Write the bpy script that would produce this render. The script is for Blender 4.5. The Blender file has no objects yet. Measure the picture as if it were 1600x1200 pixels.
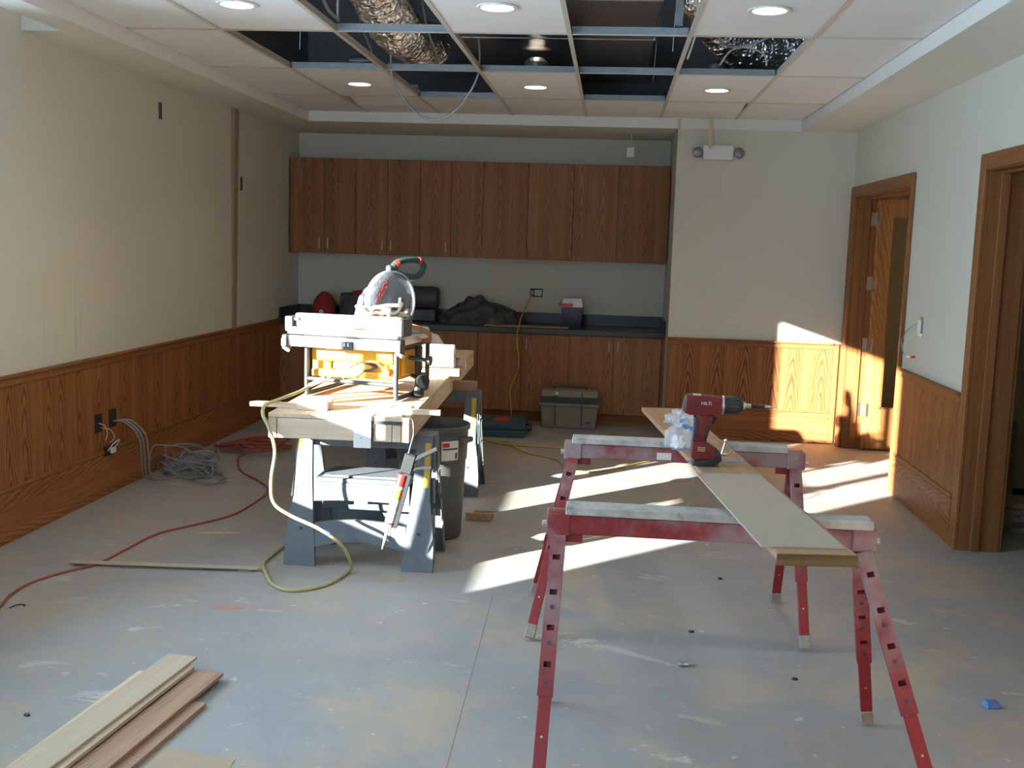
import bpy, bmesh, math, random
from mathutils import Vector, Matrix, Euler
random.seed(7)
S = bpy.context.scene
COL = S.collection
PI = math.pi

# ------------------------------------------------------------------ camera
CAM_H, PITCH, YAW, ROLL, FPX = 1.5745, .1291, .0893, .0311, 1670.0
cam = bpy.data.cameras.new('camera'); cam_o = bpy.data.objects.new('camera', cam); COL.objects.link(cam_o)
cam.sensor_width = 36; cam.lens = 36 * FPX / 1600; cam.clip_start = .05; cam.clip_end = 200
fw = Vector((-math.sin(YAW)*math.cos(PITCH), math.cos(YAW)*math.cos(PITCH), -math.sin(PITCH)))
rt = Vector((math.cos(YAW), math.sin(YAW), 0)); up = rt.cross(fw)
m3 = Matrix((rt, up, -fw)).transposed() @ Matrix.Rotation(ROLL, 3, 'Z')
cam_o.matrix_world = Matrix.Translation((0, 0, CAM_H)) @ m3.to_4x4()
S.camera = cam_o
# ------------------------------------------------------------------ view, sky, sun
vs = S.view_settings
vs.view_transform = 'Standard'; vs.look = 'None'; vs.gamma = 1; vs.use_curve_mapping = False
vs.exposure = 1.0
try:
    S.cycles.use_denoising = True; S.cycles.max_bounces = 8; S.cycles.diffuse_bounces = 5
    S.cycles.transparent_max_bounces = 12; S.cycles.sample_clamp_indirect = 6
    S.cycles.caustics_reflective = False; S.cycles.caustics_refractive = False
except Exception: pass
w = bpy.data.worlds.new('sky'); S.world = w; w.use_nodes = True
bg = w.node_tree.nodes['Background']; bg.inputs[0].default_value = (.62, .81, 1.0, 1); bg.inputs[1].default_value = 6.8
SUN_DIR = Vector((.707, .707, -.235)).normalized()
sl = bpy.data.lights.new('sun_offscreen', 'SUN'); sl.energy = 30; sl.angle = .0093; sl.color = (1, .96, .88)
so = bpy.data.objects.new('sun_offscreen', sl); COL.objects.link(so); so.rotation_euler = SUN_DIR.to_track_quat('-Z', 'Y').to_euler()
so.location = (-12, -6, 6)
def portal(name, loc, rot, sx, sy):
    l = bpy.data.lights.new(name, 'AREA'); l.shape = 'RECTANGLE'; l.size = sx; l.size_y = sy
    try: l.cycles.is_portal = True
    except Exception: pass
    o = bpy.data.objects.new(name, l); COL.objects.link(o); o.location = loc; o.rotation_euler = rot
WY = [(2.05, 4.64)]       # the window of the left wall
WZ0, WZ1 = .80, 2.53
for a, b in WY: portal('window_left_offscreen', (-3.21, (a+b)/2, (WZ0+WZ1)/2), (0, -PI/2, 0), WZ1-WZ0, b-a)
portal('window_rear_offscreen', (-2.0, -1.81, 1.6), (PI/2, 0, PI), 1.8, 1.7)

# ------------------------------------------------------------------ mesh helpers
class MB:
    def __init__(s): s.bm = bmesh.new()
    def _bev(s, vs_, bev, seg=1):
        if bev > 0:
            es = set()
            for v in vs_:
                for e in v.link_edges: es.add(e)
            bmesh.ops.bevel(s.bm, geom=list(es), offset=bev, segments=seg, profile=.7, affect='EDGES', clamp_overlap=True)
    def hexa(s, p, bev=0, seg=1):
        v = [s.bm.verts.new(q) for q in p]
        for f in ((0,3,2,1), (4,5,6,7), (0,1,5,4), (1,2,6,5), (2,3,7,6), (3,0,4,7)): s.bm.faces.new([v[i] for i in f])
        s._bev(v, bev, seg); return s
    def box(s, x0, x1, y0, y1, z0, z1, bev=0, seg=1):
        return s.hexa([(x0,y0,z0),(x1,y0,z0),(x1,y1,z0),(x0,y1,z0),(x0,y0,z1),(x1,y0,z1),(x1,y1,z1),(x0,y1,z1)], bev, seg)
    def obox(s, c, size, rot=(0,0,0), bev=0, seg=1):
        R = Euler(rot).to_matrix(); c = Vector(c); a, b, d = [q/2 for q in size]
        P = [c + R @ Vector(q) for q in ((-a,-b,-d),(a,-b,-d),(a,b,-d),(-a,b,-d),(-a,-b,d),(a,-b,d),(a,b,d),(-a,b,d))]
        return s.hexa(P, bev, seg)
    def bar(s, p0, p1, wd, th, side=(1,0,0), w1=None, bev=0):
        p0, p1 = Vector(p0), Vector(p1); d = (p1-p0).normalized(); sd = Vector(side); sd = (sd - d*sd.dot(d)).normalized(); n = d.cross(sd)
        w1 = wd if w1 is None else w1
        P = []
        for p, ww in ((p0, wd), (p1, w1)):
            for a, b in ((-1,-1),(1,-1),(1,1),(-1,1)): P.append(p + sd*a*ww/2 + n*b*th/2)
        return s.hexa(P, bev)
    def ring(s, c, ax, r, n, ref=None):
        ax = Vector(ax).normalized(); a = Vector(ref) if ref is not None else (Vector((0,0,1)) if abs(ax.z) < .9 else Vector((1,0,0)))
        a = (a - ax*a.dot(ax)).normalized(); b = ax.cross(a)
        return [s.bm.verts.new(Vector(c) + (a*math.cos(2*PI*i/n) + b*math.sin(2*PI*i/n))*r) for i in range(n)]
    def _skin(s, rings, caps=True, closed=False):
        n = len(rings[0])
        seq = list(zip(rings, rings[1:])) + ([(rings[-1], rings[0])] if closed else [])
        for A, B in seq:
            for i in range(n): s.bm.faces.new((A[i], A[(i+1) % n], B[(i+1) % n], B[i]))
        if caps and not closed:
            s.bm.faces.new(list(reversed(rings[0]))); s.bm.faces.new(rings[-1])
        return s
    def cyl(s, p0, p1, r0, r1=None, n=16, caps=True):
        p0, p1 = Vector(p0), Vector(p1); r1 = r0 if r1 is None else r1
        return s._skin([s.ring(p0, p1-p0, r0, n), s.ring(p1, p1-p0, r1, n)], caps)
    def tube(s, pts, r, n=8, caps=True, closed=False):
        pts = [Vector(p) for p in pts]; R = []; ref = None; m = len(pts)
        for i, p in enumerate(pts):
            if closed: d = pts[(i+1) % m] - pts[i-1]
            else: d = pts[min(i+1, m-1)] - pts[max(i-1, 0)]
            if d.length < 1e-9: d = Vector((0,0,1))
            d.normalize()
            if ref is None: ref = Vector((0,0,1)) if abs(d.z) < .9 else Vector((1,0,0))
            ref = ref - d*ref.dot(d)
            if ref.length < 1e-4: ref = d.orthogonal()
            ref.normalize()
            rr = r[i] if isinstance(r, (list, tuple)) else r
            R.append(s.ring(p, d, rr, n, ref))
        return s._skin(R, caps, closed)
    def lathe(s, prof, n=32, c=(0,0,0), ax=(0,0,1), caps=True):
        c = Vector(c); ax = Vector(ax).normalized()
        return s._skin([s.ring(c + ax*z, ax, max(r, 1e-4), n) for r, z in prof], caps)
    def prism(s, poly, axis, d0, d1, bev=0, seg=1):
        def mk(a, b, d): return {'x': (d,a,b), 'y': (a,d,b), 'z': (a,b,d)}[axis]
        A = [s.bm.verts.new(mk(a, b, d0)) for a, b in poly]; B = [s.bm.verts.new(mk(a, b, d1)) for a, b in poly]
        n = len(A); s.bm.faces.new(A); s.bm.faces.new(list(reversed(B)))
        for i in range(n): s.bm.faces.new((A[i], B[i], B[(i+1) % n], A[(i+1) % n]))
        s._bev(A+B, bev, seg); return s
    def disc(s, c, ax, r, n=24):
        s.bm.faces.new(s.ring(c, ax, r, n)); return s
    def mesh(s, name, smooth=35):
        bmesh.ops.recalc_face_normals(s.bm, faces=s.bm.faces[:])
        me = bpy.data.meshes.new(name); s.bm.to_mesh(me); s.bm.free()
        if smooth:
            for p in me.polygons: p.use_smooth = True
            try: me.set_sharp_from_angle(angle=math.radians(smooth))
            except Exception: pass
        return me
def spline(pts, k=6, closed=False):
    P = [Vector(p) for p in pts]; n = len(P); out = []
    for i in range(n if closed else n-1):
        if closed: a, b, c, d = P[i-1], P[i], P[(i+1) % n], P[(i+2) % n]
        else: a, b, c, d = P[max(i-1,0)], P[i], P[i+1], P[min(i+2,n-1)]
        for j in range(k):
            t = j/k
            out.append(.5*((2*b) + (c-a)*t + (2*a-5*b+4*c-d)*t*t + (3*b-a-3*c+d)*t**3))
    if not closed: out.append(P[-1])
    return out
def tag(o, label=None, cat=None, group=None, kind=None):
    if label: o['label'] = label
    if cat: o['category'] = cat
    if group: o['group'] = group
    if kind: o['kind'] = kind
    return o
def obj(name, mb, mat, parent=None, smooth=35):
    me = mb.mesh(name, smooth) if isinstance(mb, MB) else mb
    o = bpy.data.objects.new(name, me); COL.objects.link(o)
    if mat is not None and not me.materials: me.materials.append(mat)
    if parent is not None: o.parent = parent
    return o
def thing(name, label, cat, loc=(0,0,0), rz=0, group=None):
    o = bpy.data.objects.new(name, None); COL.objects.link(o); o.location = loc; o.rotation_euler = (0,0,rz); o.empty_display_size = .1
    return tag(o, label, cat, group)
def single(name, mb, mat, label, cat, loc=(0,0,0), rz=0, group=None, smooth=35):
    o = obj(name, mb, mat, None, smooth); o.location = loc; o.rotation_euler = (0,0,rz)
    return tag(o, label, cat, group)
def struct(name, mb, mat, parent=None, smooth=35):
    o = obj(name, mb, mat, parent, smooth)
    if parent is None: o['kind'] = 'structure'
    return o
def copy_tree(o, parent=None):
    c = o.copy(); COL.objects.link(c)
    if parent is not None: c.parent = parent
    for ch in list(o.children): copy_tree(ch, c)
    return c
def text_part(name, body, size, mat, parent, loc, rot, ext=.0008):
    cu = bpy.data.curves.new(name, 'FONT'); cu.body = body; cu.size = size; cu.extrude = ext; cu.align_x = 'CENTER'; cu.align_y = 'CENTER'; cu.resolution_u = 3
    t = bpy.data.objects.new(name, cu); COL.objects.link(t)
    dg = bpy.context.evaluated_depsgraph_get(); me = bpy.data.meshes.new_from_object(t.evaluated_get(dg))
    bpy.data.objects.remove(t)
    me.transform(Matrix.Translation(loc) @ Euler(rot).to_matrix().to_4x4())
    me.materials.clear(); me.materials.append(mat)
    o = bpy.data.objects.new(name, me); COL.objects.link(o); o.parent = parent
    return o

# ------------------------------------------------------------------ materials
class NT:
    def __init__(s, name):
        s.m = bpy.data.materials.new(name); s.m.use_nodes = True; s.t = s.m.node_tree; s.b = s.t.nodes['Principled BSDF']
        s.out = s.t.nodes['Material Output']
    def n(s, ty, **kw):
        q = s.t.nodes.new(ty)
        for k, v in kw.items(): setattr(q, k, v)
        return q
    def L(s, a, b): s.t.links.new(a, b)
    def put(s, inp, v):
        if hasattr(v, 'is_linked') or isinstance(v, bpy.types.NodeSocket): s.L(v, inp)
        else: inp.default_value = v
    def math(s, op, a, b=0.0, c=None, clamp=False):
        q = s.n('ShaderNodeMath', operation=op); q.use_clamp = clamp
        s.put(q.inputs[0], a); s.put(q.inputs[1], b)
        if c is not None: s.put(q.inputs[2], c)
        return q.outputs[0]
    def xyz(s, sock):
        q = s.n('ShaderNodeSeparateXYZ'); s.L(sock, q.inputs[0]); return q.outputs
    def vec(s, x, y, z):
        q = s.n('ShaderNodeCombineXYZ'); s.put(q.inputs[0], x); s.put(q.inputs[1], y); s.put(q.inputs[2], z); return q.outputs[0]
    def coord(s): return s.n('ShaderNodeTexCoord').outputs['Object']
    def rnd(s): return s.n('ShaderNodeObjectInfo').outputs['Random']
    def noise(s, v, scale, detail=3, rough=.55, dist=0):
        q = s.n('ShaderNodeTexNoise'); q.inputs['Scale'].default_value = scale; q.inputs['Detail'].default_value = detail
        q.inputs['Roughness'].default_value = rough; q.inputs['Distortion'].default_value = dist
        if v is not None: s.L(v, q.inputs['Vector'])
        return q.outputs[0]
    def ramp(s, f, a, b):           # smoothstep from a to b
        q = s.n('ShaderNodeMapRange'); q.interpolation_type = 'SMOOTHSTEP'; s.put(q.inputs[0], f); q.inputs[1].default_value = a; q.inputs[2].default_value = b
        return q.outputs[0]
    def mix(s, f, a, b):
        q = s.n('ShaderNodeMix'); q.data_type = 'RGBA'
        s.put(q.inputs[0], f)
        for i, v in ((6, a), (7, b)):
            if isinstance(v, tuple): q.inputs[i].default_value = (*v, 1) if len(v) == 3 else v
            else: s.L(v, q.inputs[i])
        return q.outputs[2]
    def bump(s, h, strength=.2, dist=.002):
        q = s.n('ShaderNodeBump'); q.inputs['Strength'].default_value = strength; q.inputs['Distance'].default_value = dist
        s.L(h, q.inputs['Height']); s.L(q.outputs[0], s.b.inputs['Normal'])
    def col(s, c): s.put(s.b.inputs['Base Color'], (*c, 1) if isinstance(c, tuple) else c)
    def set(s, rough=.5, metal=0, spec=None, trans=None):
        s.put(s.b.inputs['Roughness'], rough); s.b.inputs['Metallic'].default_value = metal
        if spec is not None: s.b.inputs['Specular IOR Level'].default_value = spec
        if trans is not None: s.b.inputs['Transmission Weight'].default_value = trans
def plain(name, c, rough=.5, metal=0, var=.12, scale=9, bump=0, bscale=120, spec=None):
    t = NT(name); v = t.coord(); f = t.noise(v, scale, 4)
    lo = tuple(x*(1-var) for x in c); hi = tuple(min(1, x*(1+var)) for x in c)
    t.col(t.mix(f, lo, hi)); t.set(rough, metal, spec)
    if bump: t.bump(t.noise(v, bscale, 3), bump, .002)
    return t.m
def wood(name, dark, mid, light, grain='z', leaf=.24, cath=1.0, rough=.48, spec=.18):
    t = NT(name); x, y, z = t.xyz(t.coord()); r = t.rnd()
    xy = t.math('ADD', x, y)
    if grain == 'z': u, g = xy, z
    elif grain == 'h': u, g = z, xy
    elif grain == 'y': u, g = t.math('ADD', x, z), y
    else: u, g = t.math('ADD', y, z), x
    u = t.math('ADD', u, t.math('MULTIPLY', r, 7.3)); g = t.math('ADD', g, t.math('MULTIPLY', r, 3.7))
    fine = t.noise(t.vec(t.math('MULTIPLY', u, 170.), t.math('MULTIPLY', g, 5.), 0.), 1, 3, .6)
    med = t.noise(t.vec(t.math('MULTIPLY', u, 26.), t.math('MULTIPLY', g, .9), 1.), 1, 2)
    wob = t.noise(t.vec(t.math('MULTIPLY', u, 7.), t.math('MULTIPLY', g, 2.2), 2.), 1, 2)
    fr = t.math('SUBTRACT', t.math('FRACT', t.math('DIVIDE', u, leaf)), .5)
    a = t.math('MULTIPLY', t.math('ABSOLUTE', fr), 2.)
    ph = t.math('ADD', t.math('MULTIPLY', g, 7.), t.math('MULTIPLY', t.math('POWER', a, 1.35), 5.5))
    ph = t.math('ADD', ph, t.math('MULTIPLY', wob, 3.0))
    ring = t.math('SINE', t.math('MULTIPLY', ph, 6.283))
    ring = t.ramp(ring, .0, 1.0)
    ring = t.math('MULTIPLY', t.math('MULTIPLY', ring, t.ramp(a, 1.0, .35)), cath)
    c = t.mix(t.ramp(med, .3, .75), mid, light)
    c = t.mix(t.math('MULTIPLY', ring, .75), c, dark)
    c = t.mix(t.math('MULTIPLY', t.ramp(fine, .52, .72), .55), c, dark)
    c = t.mix(t.math('MULTIPLY', t.math('SUBTRACT', r, .5), .3, clamp=True), c, dark)
    t.col(c); t.set(rough, 0, spec); t.bump(fine, .08, .001)
    return t.m
OAKD, OAKM, OAKL = (.10,.033,.013), (.285,.110,.039), (.38,.162,.060)
M = {}
M['oak'] = wood('oak_veneer', OAKD, OAKM, OAKL, 'z')
M['oak_h'] = wood('oak_horizontal', OAKD, OAKM, OAKL, 'h', leaf=.3, cath=.7)
M['oak_cab'] = wood('oak_cabinet', (.14,.055,.026), (.29,.125,.056), (.37,.168,.076), 'z', leaf=.20, cath=.8)
M['oak_trim'] = wood('oak_trim', (.12,.042,.016), (.25,.098,.036), (.32,.14,.052), 'z', leaf=.3, cath=.15)
M['oak_trim_h'] = wood('oak_trim_horizontal', (.12,.042,.016), (.25,.098,.036), (.32,.14,.052), 'h', leaf=.3, cath=.15)
M['oak_door'] = wood('oak_door', (.16,.055,.018), (.40,.165,.052), (.50,.23,.082), 'z', leaf=.42, cath=.6)
M['pine'] = wood('pine', (.42,.30,.19), (.62,.48,.33), (.72,.58,.42), 'y', leaf=.12, cath=.4, rough=.65)
M['pine_x'] = wood('pine_cross', (.45,.33,.22), (.66,.52,.38), (.76,.63,.48), 'x', leaf=.1, cath=.4, rough=.65)
M['oak_plank'] = wood('oak_plank', (.20,.12,.08), (.38,.245,.165), (.46,.31,.21), 'y', leaf=.16, cath=.8, rough=.6)
M['board_brown'] = wood('brown_board', (.26,.15,.085), (.40,.25,.15), (.46,.30,.19), 'y', leaf=.3, cath=.2, rough=.5)
M['edge'] = wood('raw_edge', (.03,.018,.011), (.075,.045,.024), (.16,.11,.05), 'x', leaf=.3, cath=.2, rough=.7)
M['light_board'] = plain('hardboard', (.43,.375,.31), .6, var=.06, scale=20)
M['maple'] = wood('maple_board', (.38,.30,.21), (.50,.415,.305), (.56,.475,.36), 'y', leaf=.2, cath=.15, rough=.6)
M['strip'] = wood('raw_strip', (.24,.16,.11), (.36,.25,.18), (.42,.30,.22), 'z', leaf=.2, cath=.1, rough=.7)
M['wall'] = plain('cream_paint', (.66,.65,.565), .85, var=.03, scale=2, bump=.05, bscale=300)
M['soffit'] = plain('soffit_paint', (.75,.745,.69), .85, var=.03, scale=2)
M['white'] = plain('white_paint', (.78,.78,.76), .5, var=.03)
M['tile'] = plain('ceiling_tile', (.83,.84,.84), .95, var=.03, scale=3, bump=.12, bscale=260)
M['tbar'] = plain('tbar_white', (.62,.59,.53), .45, var=.05)
M['galv'] = plain('galvanised_steel', (.23,.245,.265), .5, .7, var=.18, scale=30)
M['duct'] = plain('duct_steel', (.42,.42,.42), .30, 1, var=.2, scale=6)
M['plenum'] = plain('plenum_grey', (.22,.22,.22), .95, var=.2)
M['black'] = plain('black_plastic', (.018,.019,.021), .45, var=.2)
M['bin'] = plain('bin_grey', (.085,.092,.080), .5, var=.12)
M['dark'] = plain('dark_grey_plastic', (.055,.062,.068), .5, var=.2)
M['laminate'] = plain('black_laminate', (.022,.024,.027), .35, var=.25, scale=60)
M['steel'] = plain('brushed_steel', (.62,.63,.64), .3, 1, var=.1, scale=40)
M['alum'] = plain('aluminium', (.78,.80,.83), .38, .6, var=.05, scale=30)
M['horse'] = plain('dusty_plastic', (.125,.145,.165), .6, var=.35, scale=14, bump=.1)
M['yellow'] = plain('tool_yellow', (.80,.42,.03), .45, var=.08)
M['yellow_dim'] = plain('yellow_rule', (.62,.43,.05), .5, var=.2, scale=40)
M['red'] = plain('tool_red', (.155,.011,.015), .38, var=.12, scale=30)
M['redbright'] = plain('red_plastic', (.62,.03,.03), .4, var=.1)
M['green'] = plain('green_grip', (.02,.055,.05), .5, var=.2)
M['cap_red'] = plain('red_fabric', (.36,.03,.04), .9, var=.2, scale=25)
M['navy'] = plain('navy_plastic', (.025,.03,.055), .4, var=.15)
M['teal'] = plain('teal_case', (.028,.085,.105), .45, var=.2, scale=14)
M['grey_box'] = plain('grey_toolbox', (.22,.205,.175), .55, var=.12, scale=8)
M['grey_box_dark'] = plain('toolbox_band', (.035,.037,.042), .5, var=.2)
M['cord_yellow'] = plain('yellow_cord', (.55,.36,.06), .5, var=.15, scale=40)
M['cord_olive'] = plain('olive_cord', (.40,.37,.19), .5, var=.15, scale=40)
M['cord_orange'] = plain('orange_cord', (.32,.070,.045), .5, var=.15, scale=40)
M['cord_grey'] = plain('grey_cable', (.21,.235,.27), .45, var=.2, scale=40)
M['cord_cream'] = plain('cream_cord', (.55,.47,.36), .5, var=.1, scale=40)
M['cord_brown'] = plain('brown_strap', (.33,.15,.08), .5, var=.15, scale=40)
M['armored'] = plain('armoured_cable', (.45,.48,.50), .4, .8, var=.25, scale=90)
M['bluetape'] = plain('blue_tape', (.10,.26,.62), .6, var=.1)
M['masking'] = plain('masking_tape', (.62,.54,.36), .7, var=.1)
M['card'] = plain('cardboard', (.40,.32,.22), .85, var=.1)
M['hallwall'] = plain('hall_paint', (.60,.50,.31), .85, var=.04, scale=2)
M['tarp'] = plain('dark_tarp', (.06,.062,.066), .6, var=.4, scale=12, bump=.4, bscale=20)
M['paperw'] = plain('white_sheet', (.76,.76,.74), .6, var=.04)
M['marking'] = plain('marking_paint', (.52,.24,.18), .8, var=.3, scale=60)
M['dust'] = plain('saw_dust', (.40,.32,.23), .95, var=.25, scale=60, bump=.5, bscale=200)
M['joint'] = plain('joint_filler', (.20,.175,.14), .9)
M['wrap'] = plain('grubby_tape', (.31,.275,.235), .7, var=.35, scale=60)
M['redpaint'] = plain('red_paint', (.25,.017,.023), .45, var=.15, scale=20)
M['label_w'] = plain('paper_label', (.72,.70,.64), .6, var=.05)
def worn_red():
    t = NT('worn_red_paint'); v0 = t.coord(); rr = t.rnd(); v = t.n('ShaderNodeVectorMath', operation='ADD'); t.L(v0, v.inputs[0]); t.L(rr, v.inputs[1]); v = v.outputs[0]
    n1 = t.noise(v, 3.2, 5, .62); n2 = t.noise(v, 38, 3)
    z = t.xyz(v0)[2]
    f = t.math('ADD', t.ramp(n1, .40, .62), 0.)
    f = t.math('MULTIPLY', f, t.ramp(z, .20, .65))
    c = t.mix(t.ramp(n2, .3, .7), (.20,.015,.019), (.285,.023,.028))
    c = t.mix(t.math('MULTIPLY', f, .85), c, (.31,.26,.28)); c = t.mix(t.math('MULTIPLY', t.ramp(n2, .66, .74), .6), c, (.16,.10,.09))
    t.col(c); t.set(.5); return t.m
M['worn_red'] = worn_red()
def worn_wood():
    t = NT('paint_spattered_wood'); v = t.coord(); n1 = t.noise(v, 7, 4, .65); n2 = t.noise(v, 30, 4, .7)
    c = t.mix(t.ramp(n1, .38, .62), (.52,.50,.48), (.32,.33,.32)); c = t.mix(t.math('MULTIPLY', t.ramp(n2, .58, .7), .7), c, (.22,.25,.24))
    t.col(c); t.set(.7); t.bump(n2, .2, .003); return t.m
M['worn_wood'] = worn_wood()
def foil():
    t = NT('crinkled_foil'); v = t.coord(); t.col((.92,.92,.92)); t.set(.14, 1)
    q = t.n('ShaderNodeTexVoronoi'); q.inputs['Scale'].default_value = 38; t.L(v, q.inputs['Vector'])
    t.bump(t.math('ADD', q.outputs[0], t.noise(v, 30, 4)), .9, .012); return t.m
M['foil'] = foil()
def clear(name, c=(.9,.9,.92), a=.35, rough=.15):
    t = NT(name); tr = t.n('ShaderNodeBsdfTransparent'); mx = t.n('ShaderNodeMixShader'); mx.inputs[0].default_value = a
    t.col(c); t.set(rough); t.L(tr.outputs[0], mx.inputs[1]); t.L(t.b.outputs[0], mx.inputs[2]); t.L(mx.outputs[0], t.out.inputs[0])
    t.bump(t.noise(t.coord(), 45, 4), .5, .01)
    return t.m
M['clear'] = clear('clear_plastic', (.72,.76,.82), .32)
M['guard'] = clear('smoky_guard', (.30,.34,.40), .40, .15)
def pane_mat():
    t = NT('window_glass'); tr = t.n('ShaderNodeBsdfTransparent'); gl = t.n('ShaderNodeBsdfGlossy'); gl.inputs['Roughness'].default_value = .02
    tr.inputs[0].default_value = (.93,.95,.95,1); fr = t.n('ShaderNodeFresnel'); fr.inputs[0].default_value = 1.3
    mx = t.n('ShaderNodeMixShader'); t.L(fr.outputs[0], mx.inputs[0]); t.L(tr.outputs[0], mx.inputs[1]); t.L(gl.outputs[0], mx.inputs[2]); t.L(mx.outputs[0], t.out.inputs[0])
    return t.m
M['pane'] = pane_mat()
def emis(name, c, s):
    t = NT(name); e = t.n('ShaderNodeEmission'); e.inputs[0].default_value = (*c, 1); e.inputs[1].default_value = s; t.L(e.outputs[0], t.out.inputs[0]); return t.m
M['lamp'] = emis('lamp_glow', (1, .78, .58), 85)
def concrete():
    t = NT('concrete_floor'); v = t.coord(); x, y, z = t.xyz(v)
    big = t.noise(v, .6, 4, .6); mid = t.noise(v, 2.2, 5, .68); fine = t.noise(v, 34, 4, .6)
    c = t.mix(t.ramp(big, .32, .68), (.265,.28,.297), (.355,.362,.366))
    c = t.mix(t.math('MULTIPLY', t.ramp(mid, .40, .62), .35), c, (.41,.405,.39))
    st_ = t.vec(t.math('ADD', x, 31.), t.math('MULTIPLY', y, .75), 0.)
    stain = t.ramp(t.noise(st_, 1.6, 5, .66, .5), .53, .66)
    c = t.mix(t.math('MULTIPLY', stain, .55), c, (.42,.355,.26))
    c = t.mix(t.math('MULTIPLY', fine, .28), c, (.25,.25,.25))
    # smears of plaster and levelling compound
    pv = t.vec(t.math('ADD', t.math('MULTIPLY', x, .8), t.math('MULTIPLY', y, .25)), t.math('MULTIPLY', y, 1.15), 5.)
    patch = t.ramp(t.noise(pv, 3.4, 6, .66, .8), .60, .66)
    zone = t.ramp(t.noise(v, .9, 2), .42, .58)
    c = t.mix(t.math('MULTIPLY', t.math('MULTIPLY', patch, zone), .62), c, (.63,.60,.53))
    spk = t.ramp(t.noise(v, 15, 3, .55), .68, .73)
    c = t.mix(t.math('MULTIPLY', spk, .55), c, (.64,.62,.57))
    dk = t.ramp(t.noise(v, 11, 3, .6), .70, .76)
    c = t.mix(t.math('MULTIPLY', dk, .45), c, (.20,.19,.17))
    # trodden saw dust in irregular patches all over the floor
    dust = t.ramp(t.noise(t.vec(t.math('ADD', x, 12.), y, 3.), 1.5, 5, .66), .46, .66)
    c = t.mix(t.math('MULTIPLY', dust, .6), c, (.45,.375,.265))
    # spilled saw dust round the bench feet
    d2 = t.math('ADD', t.math('POWER', t.math('DIVIDE', t.math('ADD', x, 1.15), .75), 2.), t.math('POWER', t.math('DIVIDE', t.math('SUBTRACT', y, 5.2), .65), 2.))
    d2 = t.math('MULTIPLY', t.ramp(d2, 1.2, .2), t.ramp(t.noise(v, 6, 4, .7), .3, .7))
    c = t.mix(t.math('MULTIPLY', d2, .7), c, (.45,.37,.27))
    t.col(c); t.set(t.math('ADD', .42, t.math('MULTIPLY', mid, .3)), 0, .4); t.bump(t.math('ADD', fine, patch), .10, .002)
    return t.m
M['concrete'] = concrete()

# ------------------------------------------------------------------ room shell
XL, XR, YB, YA, YR = -3.0, 1.94, 9.07, 10.1, -1.6
ZS, ZC, ZT, XA = 2.567, 2.646, 2.95, .494
XGL, XGR = -2.62, 1.492
floor = struct('floor', MB().box(-3.2, 4.6, YR-.2, 10.4, -.12, 0), M['concrete'])
obj('joint', MB().hexa([(-.4757,4.66,0),(-.4733,4.66,0),(-.3973,1.6,0),(-.3997,1.6,0),(-.4757,4.66,.0005),(-.4733,4.66,.0005),(-.3973,1.6,.0005),(-.3997,1.6,.0005)]), M['joint'], floor)
wl = MB(); ys = [YR]
for a, b in sorted(WY): wl.box(-3.2, XL, ys[-1], a, 0, ZT); wl.box(-3.2, XL, a, b, 0, WZ0); wl.box(-3.2, XL, a, b, WZ1, ZT); ys.append(b)
wl.box(-3.2, XL, ys[-1], 10.3, 0, ZT)
def streaked():
    t = NT('cream_paint_with_drips'); v = t.coord(); x, y, z = t.xyz(v)
    f = t.noise(v, 2, 4); c = t.mix(f, (.64,.63,.548), (.68,.67,.58))
    dr = t.ramp(t.noise(t.vec(t.math('MULTIPLY', y, 26.), t.math('MULTIPLY', z, .7), 0.), 1, 2), .52, .66)
    win = t.math('MULTIPLY', t.math('MULTIPLY', t.ramp(y, 5.35, 5.5), t.ramp(y, 6.0, 5.8)), t.math('MULTIPLY', t.ramp(z, 1.55, 1.1), t.ramp(z, .86, .95)))
    c = t.mix(t.math('MULTIPLY', t.math('MULTIPLY', dr, win), .45), c, (.42,.39,.29))
    t.col(c); t.set(.85); t.bump(t.noise(v, 300, 3), .05, .002); return t.m
M['wall_drips'] = streaked()
wall_left = struct('wall_left', wl, M['wall_drips'])
struct('wall_back', MB().box(XL, XA+.4, YA, YA+.2, 0, ZT), M['wall'])
wall_br = struct('wall_back_right', MB().box(XA, XR+.19, YB, YA, 0, ZT), M['wall'])
RW = (-2.9, -1.1)
wrear = MB().box(-3.2, RW[0], YR-.2, YR, 0, ZT).box(RW[1], 2.13, YR-.2, YR, 0, ZT).box(RW[0], RW[1], YR-.2, YR, 0, .75).box(RW[0], RW[1], YR-.2, YR, 2.42, ZT)
struct('wall_rear', wrear, M['wall'])
DOOR1, DOOR2, DH = (7.30, 8.90), (4.86, 5.87), 2.035
J = .021
wr = MB().box(XR, 2.13, YR, DOOR2[0]-J, 0, ZT).box(XR, 2.13, DOOR2[1]+J, DOOR1[0]-J, 0, ZT).box(XR, 2.13, DOOR1[1]+J, YB, 0, ZT)
wr.box(XR, 2.13, DOOR2[0]-J, DOOR2[1]+J, DH+J, ZT).box(XR, 2.13, DOOR1[0]-J, DOOR1[1]+J, DH+J, ZT)
wall_right = struct('wall_right', wr, M['wall'])
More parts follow.
